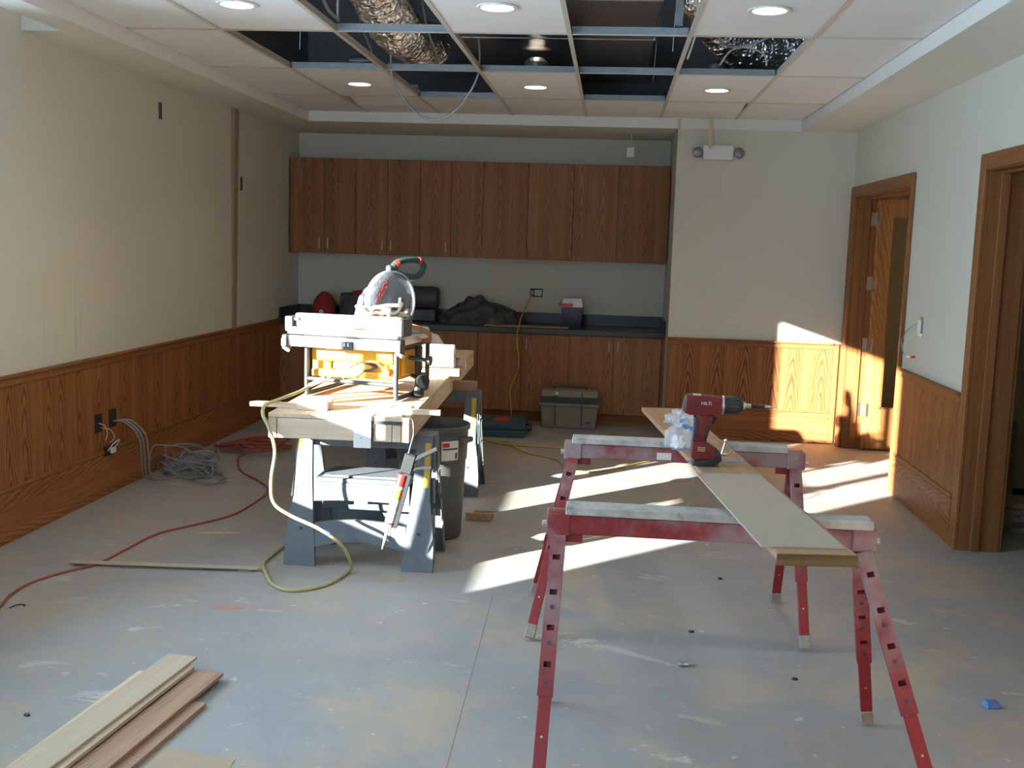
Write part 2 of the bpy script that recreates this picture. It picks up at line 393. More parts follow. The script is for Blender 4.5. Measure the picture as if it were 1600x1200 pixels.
# rooms beyond the doors
struct('wall_hall_end', MB().box(2.13, 4.6, 10.1, 10.3, 0, ZT), M['hallwall'])
struct('wall_hall_side', MB().box(4.4, 4.6, 2.5, 10.1, 0, ZT), M['hallwall'])
wp = struct('wall_partition', MB().box(2.13, 4.4, 7.12, 7.22, 0, ZT), M['hallwall'])
obj('baseboard', MB().box(2.13, 4.4, 7.105, 7.12, 0.001, .1), M['black'], wp)
struct('wall_side_room', MB().box(2.13, 4.4, 2.4, 2.5, 0, ZT), M['hallwall'])
struct('ceiling_hall', MB().box(2.13, 4.4, 2.5, 10.1, 2.55, 2.6), M['soffit'])

# ceiling: soffit ring, tray face, tiles, runners
PK = -2.782
sf = MB()
sf.box(PK, XGL, YR, 5.29, ZS, ZC+.10).box(XL, XGL, 5.29, YB, ZS, ZC+.10)
sf.box(XL, PK, YR, 5.29, 2.84, 2.9)
sf.box(XGR, XR, YR, YB, ZS, ZC+.10)
sf.box(XL, XA, YB, YA, ZS, ZC+.10)
sf.box(XGL, XGR, YR, YR+.4, ZS, ZC+.10)
sf.box(PK-.005, PK, YR, 5.29, ZS, 2.9)
struct('ceiling_soffit', sf, M['soffit'])
tray = MB().box(XGR-.006, XGR, YR+.4, YB, ZS, ZC+.012).box(XGL, XGL+.006, YR+.4, YB, ZS, ZC+.012).box(XGL, XGR, YB-.006, YB, ZS-.0005, ZC+.012)
struct('trim_1', tray, M['white'])
ceil = struct('ceiling', MB().box(XL, XR, YR, YA, 3.75, 3.85), M['plenum'])
pl = MB().box(XGL-.1, XGL, YR, YB, ZC+.11, 3.75).box(XGR, XGR+.1, YR, YB, ZC+.11, 3.75).box(XL, XR, YB, YB+.1, ZC+.11, 3.75)
obj('plenum_wall', pl, M['plenum'], ceil)
gx = [XGL] + [-2.095 + .61*i for i in range(6)] + [XGR]
gy = [YR+.4] + [5.628 + 1.2192*i for i in range(-5, 3)] + [YB]
OPEN = {(2,-1),(4,-1),(1,0),(2,0),(3,0),(4,0),(5,0),(2,1),(4,1)}
LAMP_ROWS = (-1, 1)
lamps = []
def tile(x0, x1, y0, y1, hole, mat, dz=0, tilt=0):
    z0, z1 = ZC+.004, ZC+.022; mb = MB()
    if hole:
        n = 24; cx, cy = (x0+x1)/2, (y0+y1)/2; r = .083; bm = mb.bm
        for za, flip in ((z0, 1), (z1, 0)):
            inner = [bm.verts.new((cx+r*math.cos(2*PI*i/n), cy+r*math.sin(2*PI*i/n), za)) for i in range(n)]
            outer = []
            for i in range(n):
                c, s_ = math.cos(2*PI*i/n), math.sin(2*PI*i/n); k = min((x1-cx)/max(abs(c),1e-6), (y1-cy)/max(abs(s_),1e-6))
                outer.append(bm.verts.new((cx+c*k, cy+s_*k, za)))
            for i in range(n): bm.faces.new((inner[i], inner[(i+1)%n], outer[(i+1)%n], outer[i]))
            for sx in (-1, 1):
                for sy in (-1, 1):
                    hx, hy = cx+sx*(x1-cx), cy+sy*(y1-cy)
                    cand = sorted(range(n), key=lambda i: (outer[i].co.x-hx)**2+(outer[i].co.y-hy)**2)
                    a = math.atan2(sy*(y1-cy), sx*(x1-cx)) % (2*PI); i0 = int(a/(2*PI/n)); cv = bm.verts.new((hx, hy, za))
                    bm.faces.new((outer[i0], outer[(i0+1)%n], cv))
        lamps.append((cx, cy))
    else:
        mb.box(x0, x1, y0, y1, z0, z1)
        if dz or tilt:
            for v in mb.bm.verts: v.co.z += dz + tilt*(v.co.y-y0)/(y1-y0)
    return obj('ceiling_tile', mb, mat, ceil, 0)
for j in range(len(gy)-1):
    row = j - 6           # row 0 lies between 5.628 and 6.847
    for i in range(len(gx)-1):
        if (i, row) in OPEN: continue
        x0, x1, y0, y1 = gx[i]+.012, gx[i+1]-.012, gy[j]+.012, gy[j+1]-.012
        if row == 2 and i == 1: tile(x0, x1, y0, y0+.52, False, M['tile'], .07, -.07); tile(x0, x1, y0+.525, y1, False, M['tile'])
        elif row == 2 and i == 5: tile(x0, x1, y0, y0+.55, False, M['tile'], .035, -.035); tile(x0, x1, y0+.555, y1, False, M['tile'])
        else: tile(x0, x1, y0, y1, i in (1,3,5) and row in LAMP_ROWS, M['tile'])
for x in gx[1:-1]:
    o = obj('main_runner', MB().box(x-.012, x+.012, gy[0], YB, ZC, ZC+.003).box(x-.002, x+.002, gy[0], YB, ZC+.003, ZC+.04), M['tbar'], ceil)
me_cross = {}
for y in gy[1:-1]:
    for i in range(len(gx)-1):
        a, b = gx[i]+.012, gx[i+1]-.012
        mbx = MB().box(a, b, y-.012, y+.012, ZC+.0005, ZC+.003)
        o = obj('cross_tee', mbx, M['tbar'], ceil)
        web = MB().box(a, b, y-.0015, y+.0015, ZC+.003, ZC+.042)
        if 4 < y < 8.5:
            for k in range(9):
                xx = a + (b-a)*(k+.5)/9; web.box(xx-.004, xx+.004, y-.004, y-.0016, ZC+.02, ZC+.027)
        obj('tee_web', web, M['galv'], o)
# recessed lamps
proto = None
LBL = {(-1.79,5.02): 'in the tile beside the foil duct opening', }
for n_, (cx, cy) in enumerate(sorted(lamps, key=lambda q: (round(q[1],2), q[0]))):
    col = {-1.79: 'window-side', -.57: 'middle', .65: 'door-side'}[min((-1.79,-.57,.65), key=lambda q: abs(q-cx))]
    rown = 'between the open bays and the cabinets' if cy > 6.5 else 'just before the open bays' if cy > 4 else 'in the closed tiles' if cy > 2 else 'near the rear wall'
    t = thing('downlight', 'lit round downlight in the %s tiles %s' % (col, rown), 'downlight', (cx, cy, ZC), 0, 'recessed ceiling downlights')
    if proto is None:
        proto = [MB().lathe([(.073,.0035),(.092,.0035),(.096,.001),(.092,-.004),(.076,-.004),(.073,.0)], 32, caps=False).mesh('trim_ring'),
                 MB().lathe([(.074,.0),(.066,.05),(.06,.10)], 32, caps=False).mesh('reflector'), MB().lathe([(.0601,.07),(.052,.066),(.03,.06),(.005,.058)], 24).mesh('lens'),
                 MB().lathe([(.0815,.0045),(.0815,.16),(.05,.19)], 24, caps=False).mesh('housing')]
    for nm, me, mt in zip(('trim_ring','reflector','lens','housing'), proto, ('white','alum','lamp','galv')): obj(nm, me, M[mt], t)

# windows (their frames and panes)
def window(name, axis, a, b, z0, z1, at, bays, rail_bay):
    f = MB()
    def bx(m, p, q, u, v, d0, d1):
        if axis == 'y': m.box(at+d0, at+d1, p, q, u, v)
        else: m.box(p, q, at+d0, at+d1, u, v)
        return m
    for p, q, u, v in ((a, a+.03, z0, z1), (b-.03, b, z0, z1), (a+.03, b-.03, z0, z0+.03), (a+.03, b-.03, z1-.03, z1)): bx(f, p, q, u, v, -.03, .03)
    o = struct(name, f, M['alum'])
    es = [a+.005] + bays + [b-.005]
    for y in bays: obj('mullion', bx(MB(), y-.025, y+.025, z0+.03, z1-.03, -.03, .03), M['alum'], o)
    for k, (p, q) in enumerate(zip(es, es[1:])):
        if k == rail_bay:
            obj('rail', bx(MB(), p+.025, q-.025, 1.208, 1.355, -.03, .03), M['alum'], o); cuts = ((z0+.03, 1.208), (1.355, z1-.03))
        else: cuts = ((z0+.03, z1-.03),)
        for u, v in cuts: obj('pane', bx(MB(), p+.025, q-.025, u, v, -.003, .003), M['pane'], o)
    return o
window('window_1', 'y', *WY[0], WZ0-.03, WZ1+.03, -3.15, [2.66, 3.42], 1)
window('window_2', 'x', *RW, .72, 2.45, YR-.15, [-2.3, -1.7], 1)

# ------------------------------------------------------------------ wainscot
def wains(name, axis, at, sgn, a, b, seams, parent_kind=True, ztop=.85):
    """axis: the running axis; at: wall plane; sgn: direction into the room"""
    def bx(p, q, z0, z1, t, bev=0):
        m = MB(); lo, hi = sorted((at, at+sgn*t))
        return m.box(lo, hi, p, q, z0, z1, bev) if axis == 'y' else m.box(p, q, lo, hi, z0, z1, bev)
    root = struct(name, bx(a, b, .27, ztop-.05, .006), M['oak_trim'])
    es = [a] + [s_ for s_ in seams if a < s_ < b] + [b]
    for p, q in zip(es, es[1:]): obj('panel', bx(p+.0015, q-.0015, .275, ztop-.055, .014, .0015), M['oak'], root)
    obj('top_rail', bx(a, b, ztop-.055, ztop-.016, .022, .003), M['oak_trim_h'], root)
    obj('cap', bx(a, b, ztop-.016, ztop, .034, .004), M['oak_trim_h'], root)
    obj('base_cap', bx(a, b, .258, .282, .026, .006), M['oak_trim_h'], root)
    return root
def baseb(name, axis, at, sgn, a, b):
    m = MB(); lo, hi = sorted((at, at+sgn*.02))
    m.box(lo, hi, a, b, 0.001, .258, .003) if axis == 'y' else m.box(a, b, lo, hi, 0.001, .258, .003)
    return struct(name, m, M['oak_h'])
LS = [4.75,5.17,5.46,5.76,6.12,6.47,6.99,7.4,7.83,8.25,8.7,9.1]
wleft = wains('trim_2', 'y', XL, 1, 4.64, 9.47, LS)
baseb('baseboard_left', 'y', XL, 1, YR, 9.49)
wains('trim_3', 'y', XL, 1, YR, 4.64, [-.9+.9*i for i in range(7)], ztop=.795)
wains('trim_4', 'x', YB, -1, XA, 1.86, [.96, 1.43])
obj('stile', MB().box(1.86, 1.905, YB-.022, YB, 0.001, .845, .003), M['oak_trim'], bpy.data.objects['trim_4'])
baseb('baseboard_back', 'x', YB, -1, XA, 1.86)
tr5 = wains('trim_5', 'y', XR, -1, 5.99, 7.25, [6.42, 6.84])
obj('end_filler', MB().box(XR-.012, XR, 5.965, 5.99, 0.001, .83), M['masking'], tr5)
baseb('baseboard_right', 'y', XR, -1, 5.99, 7.25)
wains('trim_6', 'y', XR, -1, YR, 4.77, [-.9+.9*i for i in range(7)])
baseb('baseboard_right_rear', 'y', XR, -1, YR, 4.77)

# door frames and the open door leaf
def frame(name, y0, y1, cw0, cw1):
    f = struct(name, MB().box(XR-.002, 2.15, y1, y1+.02, 0, DH+.02).box(XR-.002, 2.15, y0-.02, y0, 0, DH+.02).box(XR-.002, 2.15, y0, y1, DH, DH+.02), M['oak_trim'])
    # stop beads run round the reveal
    obj('stop', MB().box(2.0, 2.045, y1-.014, y1, 0.001, DH-.014, .002), M['oak_trim'], f)
    obj('stop', MB().box(2.0, 2.045, y0, y0+.014, 0.001, DH-.014, .002), M['oak_trim'], f)
    obj('stop', MB().box(2.0, 2.045, y0, y1, DH-.014, DH, .002), M['oak_trim_h'], f)
    for xa, xb in ((XR-.024, XR-.002), (2.15, 2.172)):
        obj('casing', MB().box(xa, xb, y1+.006, y1+cw1, 0.001, DH+.09, .004), M['oak_trim'], f)
        obj('casing', MB().box(xa, xb, y0-cw0, y0-.006, 0.001, DH+.09, .004), M['oak_trim'], f)
        obj('casing', MB().box(xa, xb, y0-.006, y1+.006, DH+.006, DH+.09, .004), M['oak_trim_h'], f)
    return f
d1 = frame('door_1', *DOOR1, .05, .155)
d2 = frame('door_2', *DOOR2, .09, .09)
# leaf swung 90 degrees into the hall, with a tall vision lite
LY0, LY1 = 8.852, 8.896
leaf = MB()
X0, X1, W0, W1, V0, V1 = 2.09, 2.98, 2.215, 2.78, .345, 1.885
leaf.box(X0, W0, LY0, LY1, .012, DH-.005).box(W1, X1, LY0, LY1, .012, DH-.005).box(W0, W1, LY0, LY1, .012, V0).box(W0, W1, LY0, LY1, V1, DH-.005)
dl = obj('door_leaf', leaf, M['oak_door'], d1)
obj('lite_frame', MB().box(W0, W0+.012, LY0-.006, LY1+.006, V0, V1).box(W1-.012, W1, LY0-.006, LY1+.006, V0, V1).box(W0, W1, LY0-.006, LY1+.006, V0, V0+.012).box(W0, W1, LY0-.006, LY1+.006, V1-.012, V1), M['oak_trim'], dl)
obj('pane', MB().box(W0+.012, W1-.012, LY0+.018, LY0+.024, V0+.012, V1-.012), M['pane'], dl)
for z in (.33, .86, 1.36, 1.87):
    h = obj('hinge', MB().box(2.052, 2.098, 8.893, 8.8995, z-.055, z+.055).box(2.108, 2.126, LY0-.003, LY0-.0005, z-.055, z+.055).cyl((2.102,8.866,z-.055), (2.102,8.866,z+.055), .008, n=12), M['steel'], d1)

# ------------------------------------------------------------------ fitted cabinets and worktop
def handle(x, y, z, parent, L=.09):
    return obj('handle', MB().tube([(x,y,z-L/2),(x,y-.028,z-L/2+.004),(x,y-.03,z),(x,y-.028,z+L/2-.004),(x,y,z+L/2)], .0045, 8), M['steel'], parent)
def cabinet(name, label, x0, xm, x1, yf, yb, z0, z1, hz, hl, hr, group, toe=False):
    t = thing(name, label, 'cabinet', ((x0+x1)/2, yb, 0 if toe else z0), 0, group); cx, bz = (x0+x1)/2, 0 if toe else z0
    obj('body', MB().box(x0-cx+.001, x1-cx-.001, yf+.02-yb, -.001, z0-bz, z1-bz), M['oak_cab'], t)
    for a, b, hs in ((x0, xm, hl), (xm, x1, hr)):
        d = obj('door', MB().box(a-cx+.002, b-cx-.002, yf-yb, yf+.019-yb, z0-bz+.002, z1-bz-.002, .0015), M['oak_cab'], t)
        if hs: handle((b if a == x0 else a)-cx + (-.04 if a == x0 else .04), yf-yb, hz-bz, d)
    if toe: obj('toe_kick', MB().box(x0-cx+.001, x1-cx-.001, yf+.07-yb, yf+.09-yb, 0.001, z0), M['oak_trim_h'], t)
    return t
U = [-2.985,-2.66,-2.37,-2.07,-1.77,-1.48,-1.19,-.78,-.37,.03,.488]
UL = ['narrow upper oak wall cabinet against the left wall with two bar handles', 'upper oak wall cabinet with a pair of handles, second from the left wall',
      'upper oak wall cabinet above the saw handle, third from the left wall', 'upper oak wall cabinet without handles above the yellow cord outlet', 'upper oak wall cabinet without handles, last one before the wall corner']
HH = [(1,1),(1,1),(1,0),(0,0),(0,0)]
for i in range(5):
    cabinet('wall_cabinet', UL[i], U[2*i], U[2*i+1], U[2*i+2], 9.77, YA, 1.45, 2.315, 1.54, HH[i][0], HH[i][1], 'upper oak cabinets')
B = [-2.99,-2.5,-1.99,-1.58,-1.17,-.77,-.35,.045,.465]
BL = ['base oak cabinet in the corner below the red cap', 'base oak cabinet behind the far end of the workbench', 'base oak cabinet behind the hanging yellow cord', 'base oak cabinet behind the grey toolbox']
for i in range(4):
    cabinet('base_cabinet', BL[i], B[2*i], B[2*i+1], B[2*i+2], 9.47, YA, .10, .80, .71, 1, 1, 'lower oak cabinets', True)
obj('filler', MB().box(.466-.0575, .493-.0575, -.61, -.01, 0.001, .80), M['oak_cab'], bpy.data.objects['base_cabinet.003'])
wt = thing('worktop', 'black laminate worktop with upstand running the length of the cabinets', 'worktop', (-1.25, YA, .80))
obj('slab', MB().box(-1.748, 1.742, -.655, -.001, .0005, .05, .004), M['laminate'], wt)
obj('backsplash', MB().box(-1.729, 1.722, -.021, -.001, .0505, .15, .002), M['laminate'], wt)
obj('side_splash', MB().box(-1.748, -1.729, -.62, -.001, .0505, .15, .002), M['laminate'], wt)
obj('side_splash', MB().box(1.723, 1.742, -.64, -.001, .0505, .15, .002), M['laminate'], wt)

# ------------------------------------------------------------------ above the ceiling
dt = thing('air_duct', 'wide galvanised sheet metal duct seen through the open ceiling bays', 'duct', (-.5, 6, 2.9))
obj('duct_shell', MB().box(-.60, .71, -3.5, 2.9, 0, .4, .01), M['duct'], dt)
for k in range(6):
    y = -3.3+1.1*k; obj('seam', MB().box(-.605, .715, y-.012, y+.012, -.004, .405, .002), M['duct'], dt)
def flex(pts, r, label):
    P = spline(pts, 26); R = [r*(1+.055*math.sin(i*1.35)+.03*random.uniform(-1,1)) for i in range(len(P))]
    mb = MB().tube(P, R, 22)
    for v in mb.bm.verts: v.co += Vector((random.uniform(-1,1), random.uniform(-1,1), random.uniform(-1,1)))*.006
    o = single('flexible_duct', mb, M['foil'], label, 'duct', (0,0,0), 0, 'foil flexible ducts', 0)
    return o
flex([(-1.33,4.9,3.05),(-1.31,5.4,2.98),(-1.33,6.1,2.88),(-1.36,6.6,2.86),(-1.38,7.3,2.90),(-1.36,7.9,3.0)], .145, 'crinkled foil flexible duct above the bay behind the hanging cable loop')
flex([(.40,6.3,3.1),(.60,6.9,2.96),(.85,7.25,2.88),(1.2,7.5,2.95)], .14, 'crinkled foil flexible duct above the bay on the door side')
def cable(name, pts, r, mat, label, cat='cable', group=None, k=8, n=8):
    return single(name, MB().tube(spline(pts, k), r, n), M[mat], label, cat, (0,0,0), 0, group, 60)
cable('ceiling_cable', [(-1.5,6.9,3.0),(-1.46,6.9,2.75),(-1.445,6.9,2.62),(-1.405,6.9,2.536),(-1.308,6.9,2.41),(-1.183,6.9,2.352),(-1.06,6.9,2.391),(-.96,6.9,2.504),(-.902,6.9,2.615),(-.89,6.92,2.72),(-.9,6.94,2.87)], .0065, 'armored', 'armoured cable hanging in a loop below the open ceiling')
cable('ceiling_cable', [(-1.52,5.55,3.2),(-1.47,5.6,2.95),(-1.465,5.6,2.75),(-1.46,5.6,2.692)], .009, 'armored', 'straight armoured cable dropping to the ceiling runner')
cable('ceiling_cable', [(-1.36,4.75,2.95),(-1.41,5.0,2.78),(-1.44,5.3,2.70),(-1.455,5.55,2.70)], .009, 'armored', 'armoured cable curving down along the ceiling runner beside the foil duct')
cable('ceiling_cable', [(-1.62,6.2,3.3),(-1.56,6.45,2.9),(-1.53,6.65,2.74),(-1.56,6.78,2.70),(-1.7,6.8,2.697)], .007, 'cord_grey', 'thin grey cable drooping over the tile by the foil duct')
cable('ceiling_cable', [(-1.15,6.0,3.4),(-1.15,6.3,2.95),(-1.14,6.5,2.80),(-1.13,6.80,2.70)], .006, 'cord_grey', 'thin grey cable hanging from above beside the foil duct')
cable('ceiling_cable', [(.5,5.75,3.1),(.5,6.1,2.82),(.62,6.4,2.74),(.85,6.3,2.80),(.95,6.0,3.0)], .008, 'cord_grey', 'grey cable sagging across the door-side bay')
cable('ceiling_cable', [(.36,5.9,3.1),(.42,6.3,2.85),(.40,6.7,2.72)], .006, 'paperw', 'white cable curling beside the door-side ceiling runner')
cable('ceiling_cable', [(.60,6.78,2.70),(.66,6.75,2.78),(.76,6.75,2.80),(.86,6.76,2.76),(.88,6.78,2.70)], .006, 'cord_cream', 'short pale cable arching over the door-side tile edge')
cable('hanger_wire', [(-1.9,6.4,2.688),(-1.86,6.35,3.74)], .0022, 'steel', 'thin steel hanger wire in the dark window-side bay', 'wire', 'ceiling hanger wires', 2)
cable('hanger_wire', [(.22,7.4,2.69),(.27,7.35,3.74)], .0022, 'steel', 'thin steel hanger wire in the dark bay before the door-side lamp', 'wire', 'ceiling hanger wires', 2)
cable('hanger_wire', [(.29,6.3,2.69),(.31,6.2,3.74)], .0022, 'steel', 'thin steel hanger wire beside the sheet metal duct', 'wire', 'ceiling hanger wires', 2)
single('duct_bracket', MB().bar((.28,5.58,2.692), (.28,5.4,3.2), .04, .004).bar((.26,5.58,2.6905), (.30,5.58,2.6905), .04, .003, (0,1,0)), M['galv'], 'flat galvanised strap rising from the ceiling runner', 'bracket')

# ------------------------------------------------------------------ fittings on walls and ceiling
em = thing('emergency_light', 'emergency light wrapped in white paper with two lamp heads on the wall', 'emergency light', (.822, YB, 2.372))
obj('housing', MB().box(-.122, .122, -.085, -.001, -.056, .058, .012, 2), M['paperw'], em)
for s_ in (-1, 1):
    a = obj('lamp_head', MB().lathe([(.012,.0),(.02,.012),(.038,.045),(.042,.062),(.040,.066)], 20, (s_*.166, -.03, .0), (0,-1,0)), M['dark'], em)
    obj('lens', MB().lathe([(.036,.066),(.02,.072),(.002,.074)], 20, (s_*.166, -.03, 0), (0,-1,0)), M['galv'], a)
    obj('arm', MB().cyl((s_*.12,-.035,-.0), (s_*.15,-.035,0), .01, n=10), M['steel'], em)
for x0, x1, z0, nm in ((.487,.512,2.47,'masking tape strip hanging at the wall corner'), (.73,.757,2.40,'masking tape strip hanging down to the emergency light')):
    single('tape_strip', MB().hexa([(x0+.012,YB-.011,z0),(x1+.012,YB-.011,z0),(x1+.012,YB-.0105,z0),(x0+.012,YB-.0105,z0),(x0,YB-.008,ZC-.004),(x1,YB-.008,ZC-.004),(x1,YB-.0075,ZC-.004),(x0,YB-.0075,ZC-.004)]), M['masking'], nm, 'tape', (0,-.078 if x0 > .6 else 0,0))
hb = thing('junction_box', 'small white junction box dangling from the soffit above the wall cabinets', 'box', (.117, 9.55, 2.366))
obj('box_body', MB().box(-.035, .035, -.02, .02, 0, .085, .004), M['paperw'], hb)
obj('wire', MB().tube(spline([(.003,0,.085),(.008,0,.14),(.004,0,.1995)], 4), .0035, 8), M['label_w'], hb)
single('ceiling_plate', MB().box(-.07,.07,-.02,.02,-.002,0), M['label_w'], 'thin cover strip on the alcove soffit', 'plate', (.03, 9.5, ZS))
for y, z, lb in ((6.949, 2.379, 'narrow empty switch box opening high on the left wall'), (8.50, 1.998, 'narrow empty switch box opening near the wood strip')):
    t = thing('switch_box', lb, 'box', (XL, y, z), 0, 'empty boxes in the left wall')
    obj('cover', MB().box(.0005, .004, -.024, .024, -.054, .054), M['galv'], t); obj('opening', MB().box(.0041, .0055, -.018, .014, -.05, .05), M['dark'], t)  # opening is a flat dark plate imitating the shade inside the box
ws = thing('wood_strip', 'tall raw wood strip standing on the left wall above the panelling', 'strip', (XL, 8.30, .852))
obj('board', MB().hexa([(.0005,-.03,0),(.012,-.03,0),(.012,.055,0),(.0005,.055,0),(.0005,-.02,1.713),(.03,-.02,1.713),(.03,.075,1.713),(.0005,.075,1.713)]), M['strip'], ws)
# outlet with yellow cord on the alcove wall
ot = thing('wall_outlet', 'uncovered outlet box in the alcove wall above the worktop', 'outlet', (-.70, YA, 1.137))
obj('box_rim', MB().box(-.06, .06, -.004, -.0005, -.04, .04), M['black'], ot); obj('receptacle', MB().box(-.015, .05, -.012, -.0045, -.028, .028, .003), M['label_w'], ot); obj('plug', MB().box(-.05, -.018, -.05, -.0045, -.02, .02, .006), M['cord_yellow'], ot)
cable('extension_cord', [(-.737,10.04,1.13),(-.75,9.9,1.08),(-.79,9.6,.95),(-.80,9.44,.862),(-.812,9.43,.78),(-.793,9.43,.578),(-.801,9.43,.463),(-.859,9.43,.288),(-.842,9.42,.116),(-.855,9.40,.01),(-.95,9.3,.008),(-1.06,9.1,.008),(-1.08,8.75,.008),(-.997,8.5,.008),(-.757,8.30,.008),(-.31,8.257,.008),(-.117,8.146,.008),(.2,8.12,.008),(.424,8.18,.008),(.62,8.32,.008)], .006, 'cord_yellow', 'yellow extension cord hanging from the wall outlet over the worktop', 'cord')
cable('extension_cord', [(-.9,8.42,.007),(-.757,8.333,.019),(-.604,8.023,.007),(-.346,7.787,.007),(-.261,7.461,.007),(-.169,7.417,.007),(-.079,7.417,.007),(.102,7.594,.007),(.268,7.819,.007),(.569,8.14,.007)], .006, 'cord_yellow', 'yellow extension cord curving across the floor behind the red sawhorses', 'cord')
# switch box with loose wires on the right wall
sb = thing('light_switch', 'uncovered white switch with loose wires on the right wall', 'switch', (XR, 6.88, 1.147))
obj('mount', MB().box(-.004, -.0005, -.035, .035, -.062, .062), M['steel'], sb); obj('switch_body', MB().box(-.02, -.0042, -.026, .022, -.04, .042, .003), M['white'], sb)
wr_ = obj('wire', MB().tube(spline([(-.005,.02,.02),(-.03,.08,.0),(-.06,.13,-.05),(-.07,.16,-.12),(-.05,.15,-.19),(-.02,.11,-.205)], 5), .0028, 6), M['steel'], sb)
obj('wire', MB().tube(spline([(-.005,.02,-.03),(-.03,.08,-.045),(-.05,.15,-.09),(-.06,.17,-.15),(-.045,.155,-.20)], 5), .0022, 6), M['label_w'], sb)
obj('wire_nut', MB().cyl((-.02,.115,-.206), (-.012,.075,-.196), .004, .008, 10), M['redbright'], wr_)
# open boxes with wires in the left panelling
for y, z, lb in ((5.99, .455, 'cut-out box with short loose wires in the left panelling'), (6.17, .46, 'cut-out box feeding the grey cables in the left panelling')):
    t = thing('wall_box', lb, 'box', (XL+.0145, y, z)); obj('opening', MB().box(0, .003, -.045, .045, -.055, .055), M['black'], t)  # no hole is cut: a black plate paints in its dark inside
    if y < 6.1: obj('wire', MB().tube(spline([(.003,0,0),(.03,.02,-.02),(.035,.04,-.07),(.02,.045,-.11)], 5), .003, 6).tube(spline([(.003,.02,-.03),(.04,.07,-.05),(.05,.10,-.10),(.02,.10,-.135)], 5), .0025, 6), M['cord_cream'], t)
t = thing('floor_box', 'low receptacle with loose wires at the baseboard of the left wall', 'outlet', (XL+.0262, 6.10, .272))
obj('opening', MB().box(0, .004, -.06, .06, -.03, .03), M['black'], t); obj('receptacle', MB().box(.004, .02, .0, .05, -.02, .015, .003), M['label_w'], t); obj('wire', MB().tube(spline([(.004,-.03,0),(.04,-.02,.05),(.05,.03,.06),(.02,.03,.01)], 5), .003, 6), M['label_w'], t)  # black plate on the surface stands for the shaded box interior
pts = [(-2.98,6.17,.44),(-2.93,6.21,.43),(-2.86,6.25,.34),(-2.86,6.29,.2),(-2.88,6.36,.07),(-2.86,6.48,.012),(-2.75,6.62,.01)]
cbl = thing('cable_bundle', 'tangled coil of grey data cables spilling from the left panelling', 'cable', (-2.7,6.6,0))
def coil(c, n, rx, ry, h, r, seed, zz=.0):
    rn = random.Random(seed); out = []
    for i in range(n):
        ang = rn.uniform(0, PI); cx, cy = c[0]+rn.uniform(-.06,.06), c[1]+rn.uniform(-.06,.06); a, b = rx*rn.uniform(.5,1), ry*rn.uniform(.45,1); z0 = r + zz + h*rn.random()
        P = []
        for k in range(10):
            q = 2*PI*k/10; x, y = a*math.cos(q), b*math.sin(q)*rn.uniform(.8,1.1)
            P.append((cx+x*math.cos(ang)-y*math.sin(ang), cy+x*math.sin(ang)+y*math.cos(ang), max(r, z0+rn.uniform(-.3,.5)*h)))
        out.append(spline(P, 4, True))
    return out
off = Vector((-2.7,6.6,0))
for dx in (0, .02, .045):
    obj('lead', MB().tube([Vector(p)+Vector((dx*.6,dx,0))-off for p in spline(pts, 6)], .005, 7), M['cord_grey'], cbl)
for i, P in enumerate(coil((-.03,.14), 11, .22, .15, .12, .005, 3)): obj('loop', MB().tube(P, .005, 6, closed=True), M['cord_grey'], cbl)
for i, P in enumerate(coil((.12,-.02), 2, .20, .10, .01, .005, 5)): obj('loop', MB().tube(P, .005, 6, closed=True), M['cord_grey'], cbl)
oc = thing('extension_cord', 'orange extension cord heaped in coils by the left panelling with its tail across the floor', 'cord', (-2.6,7.6,0))
for P in coil((.02,.03), 10, .30, .17, .05, .006, 11): obj('loop', MB().tube(P, .006, 6, closed=True), M['cord_orange'], oc)
ol = [(-2.6,7.45),(-2.6,7.3),(-2.44,6.9),(-2.22,6.62),(-2.08,6.38),(-2.06,6.1),(-2.09,5.75),(-2.22,5.5),(-2.33,5.3),(-2.36,5.0),(-2.385,4.74),(-2.47,4.6),(-2.535,4.43),(-2.53,4.25),(-2.49,4.08),(-2.5,3.8)]
obj('tail', MB().tube([Vector((x,y,.0065)) - Vector((-2.6,7.6,0)) for x, y, z in spline([(a,b,0) for a,b in ol], 6)], .006, 7), M['cord_orange'], oc)
